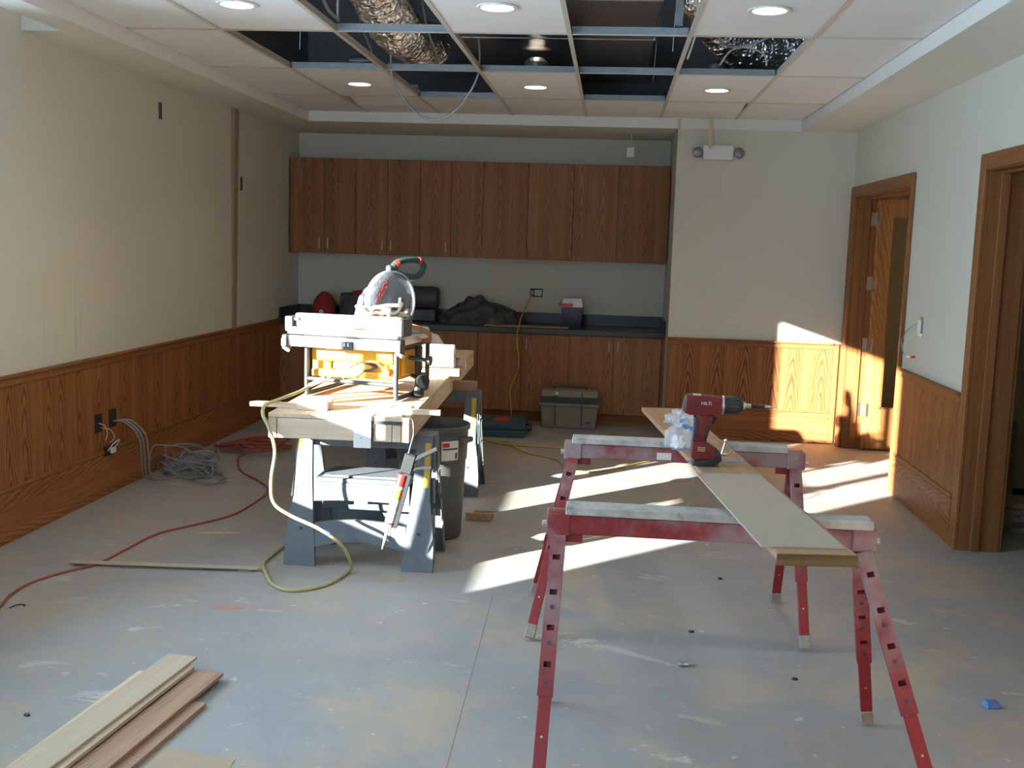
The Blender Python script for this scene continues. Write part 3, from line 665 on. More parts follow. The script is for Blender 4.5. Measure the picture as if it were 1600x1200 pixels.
# ------------------------------------------------------------------ things on the worktop
ck = thing('cooler', 'small navy drinks cooler with white lid and red handle on the worktop', 'cooler', (-.345, 9.80, .85))
obj('body', MB().hexa([(-.085,-.07,0),(.085,-.07,0),(.085,.07,0),(-.085,.07,0),(-.1,-.085,.18),(.1,-.085,.18),(.1,.085,.18),(-.1,.085,.18)], .01, 2), M['navy'], ck)
obj('lid', MB().hexa([(-.103,-.088,.181),(.103,-.088,.181),(.103,.088,.181),(-.103,.088,.181),(-.085,-.07,.262),(.085,-.07,.262),(.085,.07,.262),(-.085,.07,.262)], .014, 2), M['white'], ck)
obj('handle', MB().box(-.118, .01, -.103, -.0885, .19, .217, .006, 2).box(-.122, -.104, -.10, .10, .19, .217, .006, 2), M['redbright'], ck)
def lump(rx, ry, rz, seed, sub=4, amp=.25, fl=2.2):
    bm = bmesh.new(); bmesh.ops.create_icosphere(bm, subdivisions=sub, radius=1); rn = random.Random(seed); ph = [rn.uniform(0,6.28) for _ in range(8)]
    for v in bm.verts:
        p = v.co.copy(); k = 1 + amp*(math.sin(fl*p.x*2+ph[0])*math.cos(fl*p.y*1.7+ph[1])*.5 + .35*math.sin(fl*3.1*p.x+2*p.y*fl+ph[2]) + .25*math.sin(fl*5*p.y-3*p.x*fl+ph[3]+p.z*4) + .15*math.sin(fl*9*p.x+ph[4]+6*p.z))
        v.co = Vector((p.x*rx*k, p.y*ry*k, max(0, p.z)*rz*k if p.z > 0 else p.z*.001))
        if v.co.z < 0: v.co.z = 0
    m = MB(); m.bm.free(); m.bm = bm; return m
tp = thing('tarp', 'crumpled dark tarpaulin heaped on the worktop', 'tarp', (-1.22, 9.82, .851))
obj('heap', lump(.33,.20,.21,4,5), M['tarp'], tp); 
m_ = lump(.16,.14,.13,9,4)
for v in m_.bm.verts: v.co.x += .26
obj('fold', m_, M['tarp'], tp)
single('plank', MB().box(-.375,.375,-.05,.05,0,.012,.001), M['board_brown'], 'thin wood offcut lying along the front of the worktop', 'plank', (-.74, 9.55, .8505), .06)
cp = thing('cap', 'red cap with a white button on the worktop by the wall corner', 'cap', (-2.66, 9.80, .851))
m_ = MB().lathe([(.10,0),(.112,.03),(.113,.09),(.10,.15),(.07,.20),(.03,.235),(.004,.245)], 28)
obj('crown', m_, M['cap_red'], cp); obj('button', MB().lathe([(.022,0),(.02,.006),(.006,.009)], 16, (.0,-.113,.06), (0,-1,0)), M['label_w'], cp)
obj('brim', MB().prism([(.105*math.cos(a), .05+.15*math.sin(a)) for a in [PI*i/14 for i in range(15)]], 'z', 0.0, .012), M['cap_red'], cp)
bgx = thing('tool_bag', 'dark canvas tool bag with a red flap on the worktop behind the saw', 'bag', (-2.27, 9.80, .851))
m_ = MB().box(-.23,.23,-.12,.12,0,.24,.04,2)
for v in m_.bm.verts: v.co.x += .012*math.sin(40*v.co.z+9*v.co.y); v.co.z *= 1 + .06*math.sin(14*v.co.x)
obj('body', m_, M['tarp'], bgx); obj('flap', MB().box(-.10,.16,-.125,.10,.225,.262,.012,2), M['cap_red'], bgx)
obj('strap', MB().tube(spline([(-.2,-.122,.1),(-.16,-.15,.19),(.0,-.15,.21),(.12,-.15,.17),(.18,-.122,.08)], 5), .009, 8), M['dark'], bgx)
rb = thing('bedroll', 'rolled dark blue-grey cloth on the worktop behind the saw guard', 'roll', (-1.80, 9.86, .851))
obj('cloth_roll', MB().lathe([(.075,-.20),(.10,-.19),(.108,-.08),(.103,.05),(.108,.14),(.098,.20),(.07,.21)], 26, (0,0,.215), (1,0,0)), M['tarp'], rb)
obj('box_under', MB().box(-.19,.19,-.10,.10,0,.112,.01), M['dark'], rb)

# ------------------------------------------------------------------ boxes on the floor
tb = thing('toolbox', 'large grey plastic toolbox with a black band against the base cabinets', 'toolbox', (-.32, 9.33, 0))
obj('tub', MB().hexa([(-.235,-.105,0.001),(.235,-.105,0.001),(.235,.105,0.001),(-.235,.105,0.001),(-.25,-.115,.20),(.25,-.115,.20),(.25,.115,.20),(-.25,.115,.20)], .008), M['grey_box'], tb)
obj('rim', MB().box(-.262,.262,-.127,.127,.198,.222,.005), M['grey_box'], tb)
obj('band', MB().box(-.255,.255,-.120,.120,.222,.272,.003), M['grey_box_dark'], tb)
obj('lid', MB().hexa([(-.25,-.118,.2725),(.25,-.118,.2725),(.25,.118,.2725),(-.25,.118,.2725),(-.245,-.095,.335),(.245,-.095,.335),(.245,.10,.335),(-.245,.10,.335)], .01), M['grey_box'], tb)
for x in (-.12, .11): obj('latch', MB().box(x-.004,x+.004,-.131,-.105,.03,.318), M['dark'], tb)
obj('catch', MB().box(-.124,-.098,-.135,-.1005,.298,.322), M['label_w'], tb)
obj('lid_handle', MB().tube(spline([(-.14,.0,.336),(-.13,.0,.356),(.0,.0,.36),(.13,.0,.356),(.14,.0,.336)], 4), .008, 8), M['dark'], tb)
obj('badge', MB().box(.15,.19,-.118,-.1065,.05,.068), M['dark'], tb)
cs = thing('tool_case', 'teal plastic tool case with a red sticker lying flat on the floor', 'tool case', (-.86, 8.84, 0), .05)
obj('lower_shell', MB().box(-.19,.19,-.2,.2,.0005,.062,.012,2), M['teal'], cs); obj('upper_shell', MB().box(-.19,.19,-.2,.2,.064,.125,.016,2), M['teal'], cs)
obj('sticker', MB().hexa([(-.08,-.12,.1252),(.06,-.12,.1252),(.06,.08,.1252),(-.05,.08,.1252),(-.08,-.12,.126),(.06,-.12,.126),(.06,.08,.126),(-.05,.08,.126)]), M['redbright'], cs)
obj('handle', MB().box(.19,.245,-.11,-.085,.045,.085,.006).box(.19,.245,.085,.11,.045,.085,.006).box(.225,.25,-.11,.11,.045,.085,.006), M['dark'], cs)
for y in (-.16, .16): obj('latch', MB().box(.188,.202,y-.03,y+.03,.035,.095,.003), M['dark'], cs)

# ------------------------------------------------------------------ plastic sawhorses under the bench
def plastic_horse(label, loc, rz=0, full=True):
    t = thing('plastic_sawhorse', label, 'sawhorse', loc, rz, 'plastic sawhorses under the workbench')
    H = .645
    obj('top_beam', MB().box(-.345,.345,-.055,.055,H-.075,H,.006), M['horse'], t)
    for sy in (-1, 1):
        yt, yb = sy*.075, sy*.205
        for sx in (-1, 1):
            prof = [(.335,H),(.262,H),(.25,.42),(.236,.25),(.222,.13),(.212,0),(.366,0),(.364,.12),(.352,.24),(.336,.33),(.333,.42)]
            A, Bv = [], []; m = MB(); fa = []; fb = []
            for x, z in prof:
                k = 1 - z/H; y = yt + (yb-yt)*k
                fa.append(m.bm.verts.new((sx*x, y, max(z,.0005)))); fb.append(m.bm.verts.new((sx*x, y - sy*.028, max(z,.0005))))
            n = len(prof); m.bm.faces.new(fa); m.bm.faces.new(list(reversed(fb)))
            for i in range(n): m.bm.faces.new((fa[i], fa[(i+1)%n], fb[(i+1)%n], fb[i]))
            lg = obj('leg', m, M['horse'], t, 25)
            # stiffening ribs on the outer side flange
            rbm = MB()
            for q in range(4):
                z0, z1 = .03+.145*q, .15+.145*q
                for yy in (.016,):
                    k0, k1 = 1-z0/H, 1-z1/H
                    rbm.bar((sx*(.366-.03*(1-k0)-.0), yt+(yb-yt)*k0 - sy*.04, z0), (sx*(.366-.03*(1-k1)), yt+(yb-yt)*k1 - sy*.04, z1), .05, .004, (0,1,0))
            obj('rib', rbm, M['horse'], lg)
            if sy == -1:
                obj('screw', MB().cyl((sx*.29, yt+(yb-yt)*.72-.002, .18), (sx*.29, yt+(yb-yt)*.72-.006, .18), .008, n=10), M['dark'], lg)
                obj('rule', MB().hexa([(sx*.300,yt-.0008+(yb-yt)*.38,.40),(sx*.328,yt-.0008+(yb-yt)*.38,.40),(sx*.328,yt+(yb-yt)*.38,.40),(sx*.300,yt+(yb-yt)*.38,.40),(sx*.300,yt-.0008+(yb-yt)*.05,.61),(sx*.328,yt-.0008+(yb-yt)*.05,.61),(sx*.328,yt+(yb-yt)*.05,.61),(sx*.300,yt+(yb-yt)*.05,.61)]), M['yellow_dim'], lg)
        # arched lower brace
        def yl(z): return yt + (yb-yt)*(1-z/H)
        P = [(-.225,.09),(-.12,.115),(0,.125),(.12,.115),(.225,.09),(.225,.205),(.12,.222),(0,.228),(-.12,.222),(-.225,.205)]
        m = MB(); fa = [m.bm.verts.new((x, yl(z)-sy*.004, z)) for x, z in P]; fb = [m.bm.verts.new((x, yl(z)-sy*.026, z)) for x, z in P]; n = len(P)
        m.bm.faces.new(fa); m.bm.faces.new(list(reversed(fb)))
        for i in range(n): m.bm.faces.new((fa[i], fa[(i+1)%n], fb[(i+1)%n], fb[i]))
        br = obj('brace', m, M['horse'], t, 25)
        obj('brace_panel', MB().hexa([(-.15,yl(.135)-sy*.001,.135),(.15,yl(.135)-sy*.001,.135),(.15,yl(.135)-sy*.004,.135),(-.15,yl(.135)-sy*.004,.135),(-.15,yl(.195)-sy*.001,.195),(.15,yl(.195)-sy*.001,.195),(.15,yl(.195)-sy*.004,.195),(-.15,yl(.195)-sy*.004,.195)]), M['horse'], br)
    if full:
        sh = obj('shelf', MB().box(-.235,.235,-.135,.135,.405,.425,.004), M['horse'], t)
        obj('shelf_front', MB().prism([(-.235,.31),(-.12,.318),(0,.32),(.12,.318),(.235,.31),(.235,.405),(-.235,.405)], 'y', -.139, -.125), M['horse'], t)
        obj('shelf_rim', MB().box(-.20,.20,-.11,.11,.4252,.436,.004), M['horse'], t)
        obj('raised_panel', MB().box(-.15,.15,-.1415,-.1392,.335,.385,.002), M['horse'], t)
        obj('catch', MB().box(-.035,.035,-.144,-.1392,.298,.32,.003), M['horse'], t)
        obj('lower_bar', MB().box(-.235,.235,.0,.02,.24,.30,.004), M['horse'], t)
    return t
plastic_horse('grey plastic sawhorse with a shelf under the near end of the workbench', (-1.163, 5.125, 0), 0)
plastic_horse('grey plastic sawhorse without shelf under the far half of the workbench', (-1.145, 6.72, 0), 0, False)
single('beam_offcut', MB().box(-.36,.36,-.045,.045,0,.058,.002), M['board_brown'], 'short wooden beam across the far plastic sawhorse', 'beam', (-1.19, 6.72, .6455))

# ------------------------------------------------------------------ workbench of planks
BR = .0375; wb = thing('workbench', 'long plank workbench top laid across the two plastic sawhorses', 'workbench', (-1.2375, 4.82, .7045-.0585), BR)
ZB = .7640-.646   # thickness
obj('top_sheet', MB().box(-.332,.332,0,3.3,ZB-.02,ZB,.002), M['pine'], wb)
obj('side_rail', MB().box(.296,.332,.002,3.3,.0005,ZB-.021,.002), M['pine'], wb); obj('corner_post', MB().box(-.332,-.293,.002,.10,.0005,ZB-.021,.002), M['pine'], wb)
obj('end_block', MB().box(-.29,.115,.004,.10,.0005,ZB-.022,.002), M['pine_x'], wb)
obj('end_block', MB().box(.165,.25,.004,.10,.0005,ZB-.034,.002), M['pine_x'], wb); obj('end_block', MB().box(.253,.293,.004,.10,.0005,ZB-.034,.002), M['pine_x'], wb)
obj('edge_strip', MB().box(.165,.293,-.003,.05,ZB-.034,ZB-.0205), M['dark'], wb)
obj('cross_brace', MB().box(-.29,.29,1.85,1.95,.0005,ZB-.022,.002), M['pine_x'], wb)
BT = .7645
# ------------------------------------------------------------------ yellow table saw
ts = thing('table_saw', 'yellow jobsite table saw with aluminium rail and black tube frame on the workbench', 'table saw', (-1.275, 5.60, BT), -.16)
FX0, FX1, FY0, FY1 = -.235, .255, -.265, .22
for x in (FX0, FX1):
    P = [(x,FY0,.27),(x,FY0,.06),(x,FY0+.01,.028),(x,FY0+.045,.016),(x,FY1-.045,.016),(x,FY1-.01,.028),(x,FY1,.06),(x,FY1,.27)]
    obj('tube_frame', MB().tube(spline(P, 4), .0125, 12), M['dark'], ts)
obj('cross_tube', MB().cyl((FX0,FY0,.095), (FX1,FY0,.085), .011, n=12), M['dark'], ts); obj('cross_tube', MB().cyl((FX0,FY1,.09), (FX1,FY1,.09), .011, n=12), M['dark'], ts)
bd = obj('body', MB().box(-.235,.235,-.20,.19,.10,.265,.012,2), M['yellow'], ts)
obj('upper_bulge', MB().box(-.225,.225,-.232,-.19,.185,.262,.018,2), M['yellow'], bd); obj('lower_bulge', MB().box(-.23,.2,-.222,-.19,.102,.142,.012,2), M['yellow'], bd)
obj('cord_hook', MB().box(-.15,-.115,-.235,-.2,.15,.182,.005), M['yellow'], bd)
obj('blade', MB().lathe([(.11,0),(.11,.002)], 40, (0,-.2205,.165), (0,-1,0)), M['steel'], bd) if False else None
obj('riving_store', MB().prism([(.13*math.cos(a), .165+.026*math.sin(a)) for a in [2*PI*i/28 for i in range(28)]], 'y', -.2215, -.202), M['dark'], bd)
obj('store_insert', MB().prism([(.02+.09*math.cos(a), .166+.016*math.sin(a)) for a in [2*PI*i/28 for i in range(28)]], 'y', -.2235, -.2216), M['yellow'], bd)
obj('bevel_knob', MB().cyl((.19,-.2,.155), (.19,-.25,.155), .012, n=12).obox((.19,-.243,.155), (.05,.014,.016), (0,.5,0), .004), M['yellow'], bd)
obj('table', MB().box(-.27,.28,-.235,.235,.285,.322,.004), M['alum'], ts); obj('table_apron', MB().box(-.27,.27,-.228,.228,.2655,.285), M['dark'], ts)
rl = obj('front_rail', MB().box(-.325,.29,-.32,-.28,.262,.318,.010,2), M['alum'], ts)
obj('rail_link', MB().box(-.21,-.17,-.281,-.235,.287,.305).box(.19,.23,-.281,-.235,.287,.305), M['dark'], ts)
fn = obj('fence', MB().box(-.315,.285,-.332,-.275,.327,.362,.005), M['alum'], ts); obj('fence_top', MB().box(-.30,.28,-.272,-.225,.3625,.43,.006), M['alum'], fn)
obj('rail_grip', MB().box(-.105,.045,-.327,-.3195,.258,.300,.004), M['dark'], rl)
for k in range(6): obj('grip_rib', MB().box(-.090+.021*k,-.083+.021*k,-.3285,-.3262,.276,.294,.001), M['alum'], rl)
for x0, x1 in ((-.345,-.315), (.272,.305)):
    c = obj('rail_end', MB().box(x0,x1,-.335,-.27,.245,.322,.006), M['dark'], rl); obj('clamp', MB().box(x0+.004,x1-.002,-.348,-.3355,.262,.305,.004).cyl(((x0+x1)/2,-.325,.252),((x0+x1)/2+.03,-.345,.242),.009,n=10), M['alum'], c)
obj('fence_end', MB().box(-.345,-.302,-.30,-.22,.335,.415,.014,2), M['dark'], fn); obj('fence_lever', MB().cyl((-.30,-.275,.40), (-.275,-.275,.40), .012, n=12), M['steel'], fn); obj('fence_end', MB().box(.281,.312,-.33,-.19,.335,.425,.008), M['dark'], fn)
obj('side_knob', MB().cyl((.265,-.1,.215), (.36,-.1,.205), .012, n=12).cyl((.36,-.1,.205), (.385,-.1,.203), .026, n=16), M['black'], ts)
obj('hand_wheel', MB().cyl((.265,-.05,.115), (.33,-.09,.10), .012, n=12).cyl((.33,-.09,.10), (.35,-.115,.095), .03, .034, n=18), M['black'], ts)
obj('rear_post', MB().tube([(.285,-.02,.265),(.288,-.02,.10),(.292,-.03,.05)], .018, 10).lathe([(.03,.0),(.034,.02),(.022,.055)], 16, (.292,-.03,.001)), M['black'], ts)
obj('side_cover', MB().box(.2352,.255,-.15,.15,.12,.255,.006), M['yellow'], bd); obj('switch', MB().box(.2,.245,-.226,-.2,.105,.13,.004), M['redbright'], bd)
# cord of the table saw, plugged into the hanging extension cord
cable('power_cord', [(-1.14,5.355,.92),(-1.18,5.32,.965),(-1.26,5.31,.955),(-1.36,5.30,.90),(-1.44,5.28,.868)], .0045, 'cord_cream', 'thin power cord of the table saw looped in front of its yellow body', 'cord')
plug = single('cord_plug', MB().cyl((-1.43,5.285,.872), (-1.50,5.25,.838), .016, .011, 12), M['cord_cream'], 'cord connector joining the table saw to the extension cord', 'plug')
cable('extension_cord', [(-1.495,5.255,.84),(-1.53,5.18,.815),(-1.575,5.02,.80),(-1.60,4.86,.79),(-1.59,4.795,.755),(-1.555,4.775,.70),(-1.515,4.74,.60),(-1.522,4.71,.469),(-1.508,4.70,.365),(-1.43,4.70,.308),(-1.29,4.70,.250),(-1.19,4.72,.17),(-1.165,4.80,.06),(-1.185,4.85,.012),(-1.20,4.78,.0075),(-1.25,4.62,.0075),(-1.37,4.53,.0075),(-1.48,4.60,.0075),(-1.56,4.75,.0075),(-1.62,4.90,.0075),(-1.62,5.1,.0075),(-1.6,5.35,.0075)], .0085, 'cord_olive', 'yellow-green extension cord dropping from the bench into a loop on the floor', 'cord')
obj('tape_flag', MB().cyl((-1.268,4.701,.2385), (-1.245,4.703,.225), .0105, n=10), M['bluetape'], bpy.data.objects['extension_cord.003'])
# ------------------------------------------------------------------ mitre saw behind it
TZ = BT+.3225
ms = thing('mitre_saw', 'compact mitre saw with clear blade guard and green handle standing on the table saw', 'mitre saw', (-1.185, 5.71, TZ), math.radians(50))
# local +x is the direction of the saw arm's pull
obj('base', MB().box(-.20,.16,-.15,.15,.0,.035,.01), M['alum'], ms)
obj('turntable', MB().lathe([(.12,.0355),(.12,.045),(.112,.047)], 36), M['alum'], ms); obj('fence', MB().box(-.09,-.07,-.15,.15,.0475,.09,.004), M['alum'], ms)
obj('pivot_arm', MB().hexa([(-.20,.03,.035),(-.13,.03,.035),(-.13,.09,.035),(-.20,.09,.035),(-.16,.03,.20),(-.07,.03,.22),(-.07,.08,.22),(-.16,.08,.20)], .012), M['dark'], ms)
GC = (.0, .0, .165)
gd = obj('blade_guard', MB().lathe([(.03,-.030),(.11,-.028),(.150,-.021),(.162,-.010),(.162,.010),(.150,.021),(.11,.028),(.03,.030)], 48, GC, (0,1,0)), M['guard'], ms)
obj('rim_band', MB().lathe([(.158,-.013),(.167,-.010),(.167,.010),(.158,.013)], 48, GC, (0,1,0), caps=False), M['alum'], gd)
obj('blade', MB().lathe([(.122,-.0012),(.122,.0012)], 60, GC, (0,1,0)), M['steel'], ms)
text_part('lettering', 'BOSCH', .038, M['redbright'], gd, (GC[0]-.075, GC[1]-.0312, GC[2]+.06), (PI/2, -1.05, 0))
obj('motor', MB().cyl((-.03,.031,.19), (-.03,.15,.19), .055, .05, 24), M['dark'], ms); obj('motor_cap', MB().cyl((-.03,.15,.19), (-.03,.168,.19), .045, .035, 24), M['green'], ms)
hd = obj('handle', MB().tube(spline([(.02,.01,.345),(.055,.01,.375),(.13,.01,.388),(.205,.01,.382),(.232,.01,.355),(.215,.01,.315),(.18,.01,.296),(.11,.01,.297),(.045,.01,.318)], 5, True), .019, 12, closed=True), M['green'], ms)
obj('handle_accent', MB().lathe([(.01,-.018),(.022,-.011),(.023,.011),(.01,.018)], 14, (.045,.01,.366), (1,0,.5)), M['redbright'], hd); obj('handle_accent', MB().lathe([(.01,-.014),(.021,-.008),(.021,.008),(.01,.014)], 14, (.205,.01,.384), (1,0,-.3)), M['redbright'], hd)
obj('head_link', MB().box(-.02,.05,-.01,.03,.318,.36,.01), M['dark'], ms)
obj('bracket', MB().box(-.06,.06,-.05,-.031,.10,.14,.008).box(.02,.05,-.06,-.031,.12,.19,.006).cyl((-.03,-.05,.12),(-.03,-.062,.12),.018,n=14), M['dark'], ms)
# bundled hose and cord on the table saw
hz = thing('cord_hank', 'hank of cream power cord resting on top of the table saw', 'cord', (-1.19, 5.56, 1.1235))
for i, P in enumerate(coil((0,0), 6, .14, .06, .09, .009, 21)): obj('loop', MB().tube(P, .009, 8, closed=True), M['cord_cream'], hz)
obj('strap', MB().obox((.13,-.02,.045), (.05,.06,.05), (.2,.3,.2), .008), M['dark'], hz)
sp = thing('brown_strap', 'brown strap looping over the right side of the table saw', 'strap', (-1.03, 5.56, 1.10))
m_ = MB(); P = spline([(-.12,0,.02),(-.05,-.05,.045),(.02,-.06,.035),(.08,-.02,.005),(.09,.03,-.03),(.03,.05,-.05)], 6)
for a, b in zip(P, P[1:]): m_.bar(a, b, .026, .004, (0,0,1))
obj('band', m_, M['cord_brown'], sp)
sp2 = thing('brown_strap', 'brown strap arched across the left of the table saw top', 'strap', (-1.42, 5.60, 1.0875))
m_ = MB(); P = spline([(-.15,-.03,.002),(-.10,-.05,.035),(-.02,-.06,.055),(.07,-.05,.05)], 6)
for a, b in zip(P, P[1:]): m_.bar(a, b, .03, .004, (0,0,1))
obj('band', m_, M['cord_brown'], sp2); obj('steel_dot', MB().cyl((-.07,-.062,.035), (-.07,-.066,.035), .006, n=8), M['steel'], sp2)  # the steel dot is the rivet of the strap
# ------------------------------------------------------------------ loose things on the bench
single('spacer_board', MB().box(-.17,.17,-.06,.06,0,.045,.002), M['board_brown'], 'short brown board under the white roll on the workbench', 'board', (-1.075, 6.50, BT+.0005), .05)
ro = thing('white_roll', 'roll of white sheeting lying on a short board on the workbench', 'roll', (-1.075, 6.50, BT+.046+.073), .05)
obj('sheet_roll', MB().lathe([(.012,-.17),(.071,-.17),(.072,.0),(.0715,.13),(.068,.132),(.012,.132)], 30, (0,0,0), (1,0,0)), M['paperw'], ro)
obj('core', MB().lathe([(.011,-.175),(.011,.137)], 16, (0,0,0), (1,0,0)), M['card'], ro)
pb = thing('plastic_sack', 'white plastic sack with an orange print slumped behind the roll', 'sack', (-1.03, 6.80, BT+.0005))
m_ = MB().hexa([(-.27,-.13,0),(.05,-.13,0),(.05,.16,0),(-.27,.16,0),(-.22,-.05,.265),(-.08,-.05,.235),(-.08,.07,.235),(-.22,.07,.265)], .03, 3)
for v in m_.bm.verts: v.co.z *= 1 + .07*math.sin(18*v.co.x+9*v.co.y); v.co.y += .012*math.sin(25*v.co.x+20*v.co.z)
obj('sack_body', m_, M['paperw'], pb)
M['orange'] = plain('orange_print', (.65,.22,.03), .5, var=.4, scale=60)
obj('print', MB().hexa([(-.19,-.108,.13),(-.07,-.108,.13),(-.07,-.085,.13),(-.19,-.085,.13),(-.17,-.082,.195),(-.11,-.082,.195),(-.11,-.06,.195),(-.17,-.06,.195)]), M['orange'], pb)
cl = thing('bar_clamp', 'small steel clamp with a red pad at the far bench edge', 'clamp', (-.94, 6.605, BT+.0005))
obj('jaw', MB().box(-.008,.008,-.01,.01,0,.10,.002).box(-.03,.02,-.01,.01,.085,.10,.002), M['steel'], cl); obj('pad', MB().cyl((-.024,0,.06), (-.024,0,.085), .012, n=12), M['redbright'], cl); obj('screw', MB().cyl((.014,0,.05), (.05,0,.055), .005, n=8).cyl((.05,0,.03), (.05,0,.085), .004, n=8), M['steel'], cl)
single('wood_strip', MB().hexa([(-.115,-.02,0),(.115,-.02,0),(.115,.02,0),(-.09,.02,0),(-.115,-.02,.022),(.115,-.02,.022),(.115,.02,.022),(-.09,.02,.022)], .001), M['pine_x'], 'pale pointed strip sticking out past the left edge of the bench', 'strip', (-1.60, 4.99, BT+.0005), -.03)
single('wood_block', MB().box(-.075,.075,-.021,.021,0,.042,.002), M['pine_x'], 'pine block at the front of the pair lying on the bench corner', 'block', (-1.395, 4.941, BT+.0005), .03)
single('wood_block', MB().box(-.08,.08,-.0185,.0185,0,.046,.002), M['pine_x'], 'slightly longer pine block behind its twin on the bench corner', 'block', (-1.391, 4.985, BT+.0005), .03)
single('wood_strip', MB().box(-.145,.145,-.019,.019,0,.022,.001), M['pine_x'], 'pale square strip overhanging the right edge of the bench', 'strip', (-.925, 4.955, BT+.0005), .06)
sq = thing('paper_strip', 'white sheet strip folded down over the front of the bench', 'sheet', (-1.122, 4.82, BT))
obj('flat', MB().box(-.041,.041,-.0065,.30,.0005,.0025), M['paperw'], sq); obj('drop', MB().box(-.041,.041,-.0085,-.0065,-.147,.0025), M['paperw'], sq); obj('screw', MB().cyl((-.005,-.0085,-.1), (-.005,-.0105,-.1), .003, n=8), M['dark'], sq)
cable('wire_scrap', [(-1.05,5.08,BT+.003),(-1.03,5.14,BT+.012),(-.99,5.15,BT+.012),(-.96,5.09,BT+.003)], .0025, 'cord_grey', 'bent bit of grey wire on the bench by the saw foot', 'wire')
# ------------------------------------------------------------------ caulking gun
cg = thing('caulking_gun', 'caulking gun with a white and red cartridge hanging from the bench corner', 'caulking gun', (-.90, 4.79, .64))
A = Vector((.015,-.03,.0)); D = (Vector((-.083,-.035,-.385)) - A).normalized()
def cgp(s_): return A + D*s_
cart = obj('cartridge', MB().cyl(cgp(.13), cgp(.385), .0225, n=20), M['paperw'], cg)
obj('band', MB().cyl(cgp(.13), cgp(.185), .0231, n=20), M['redbright'], cart); M['orange2'] = plain('orange_label', (.75,.25,.04), .5)
obj('label', MB().cyl(cgp(.20), cgp(.25), .0230, n=20), M['orange2'], cart); obj('band', MB().cyl(cgp(.362), cgp(.372), .0230, n=20), M['redbright'], cart)
for s_ in (.29,.32): obj('mark', MB().cyl(cgp(s_), cgp(s_+.004), .0229, n=20), M['orange2'], cart)
obj('nozzle', MB().cyl(cgp(.3855), cgp(.395), .0225, .012, 14).cyl(cgp(.395), cgp(.50), .009, .003, 12), M['paperw'], cart)
side = Vector((1,0,-.2)).normalized(); off_ = Vector((.022,.006,0))
obj('carriage', MB().bar(cgp(.10)+off_, cgp(.39)+off_, .036, .03, (1,0,0)), M['black'], cg)
obj('end_cap', MB().cyl(cgp(.386), cgp(.39), .028, n=18), M['dark'], cg) if False else None
obj('body', MB().bar(cgp(.03)+off_*.6, cgp(.125)+off_*.6, .055, .045, (1,0,0), bev=.006), M['black'], cg)
obj('handle', MB().bar(cgp(.06)+Vector((.03,0,0)), cgp(.03)+Vector((.135,.01,.03)), .03, .02, (0,1,0), bev=.005).bar(cgp(.10)+Vector((.03,0,0)), cgp(.09)+Vector((.12,.01,.0)), .022, .012, (0,1,0)), M['black'], cg)
obj('rod', MB().cyl(cgp(.04), cgp(-.06), .005, n=8), M['black'], cg); obj('hook', MB().tube(spline([cgp(-.06), (.024,-.018,.12), (-.005,.02,.135), (-.03,.06,.1312), (-.045,.09,.1305)], 4), .005, 8), M['black'], cg)
# ------------------------------------------------------------------ dustbin
tc = thing('trash_can', 'round dark grey rubbish bin with a printed label beside the bench', 'trash can', (-.925, 5.62, 0))
obj('bin_body', MB().lathe([(.16,.001),(.165,.012),(.178,.3),(.183,.42),(.188,.425),(.193,.55),(.193,.585),(.203,.59),(.205,.612),(.198,.616),(.19,.60),(.184,.55),(.17,.3),(.155,.02),(.01,.018)], 44, caps=True), M['bin'], tc)
for a in (-.35, 2.8):
    obj('grip', MB().obox((.207*math.cos(a), .207*math.sin(a), .54), (.03,.11,.028), (0,0,a), .006), M['bin'], tc)
def curved(a0, a1, z0, z1, r0, r1, mt, nm, parent, n=8):
    m = MB(); V = []
    for i in range(n+1):
        a = a0+(a1-a0)*i/n; V.append([m.bm.verts.new((r*math.cos(a), r*math.sin(a), z)) for r, z in ((r0,z0),(r1,z1),(r1+.0012,z1),(r0+.0012,z0))])
    for A_, B_ in zip(V, V[1:]):
        for i in range(4): m.bm.faces.new((A_[i], A_[(i+1)%4], B_[(i+1)%4], B_[i]))
    m.bm.faces.new(V[0]); m.bm.faces.new(list(reversed(V[-1])))
    return obj(nm, m, mt, parent)
lab = curved(-1.15, -.62, .44, .545, .190, .1935, M['label_w'], 'label', tc)
curved(-1.12, -.92, .512, .535, .1932, .1946, M['redbright'], 'logo', lab); curved(-1.12, -.65, .497, .506, .1926, .1932, M['dark'], 'print_bar', lab); curved(-.72, -.66, .448, .48, .1917, .193, M['grey_box_dark'], 'print_bar', lab)

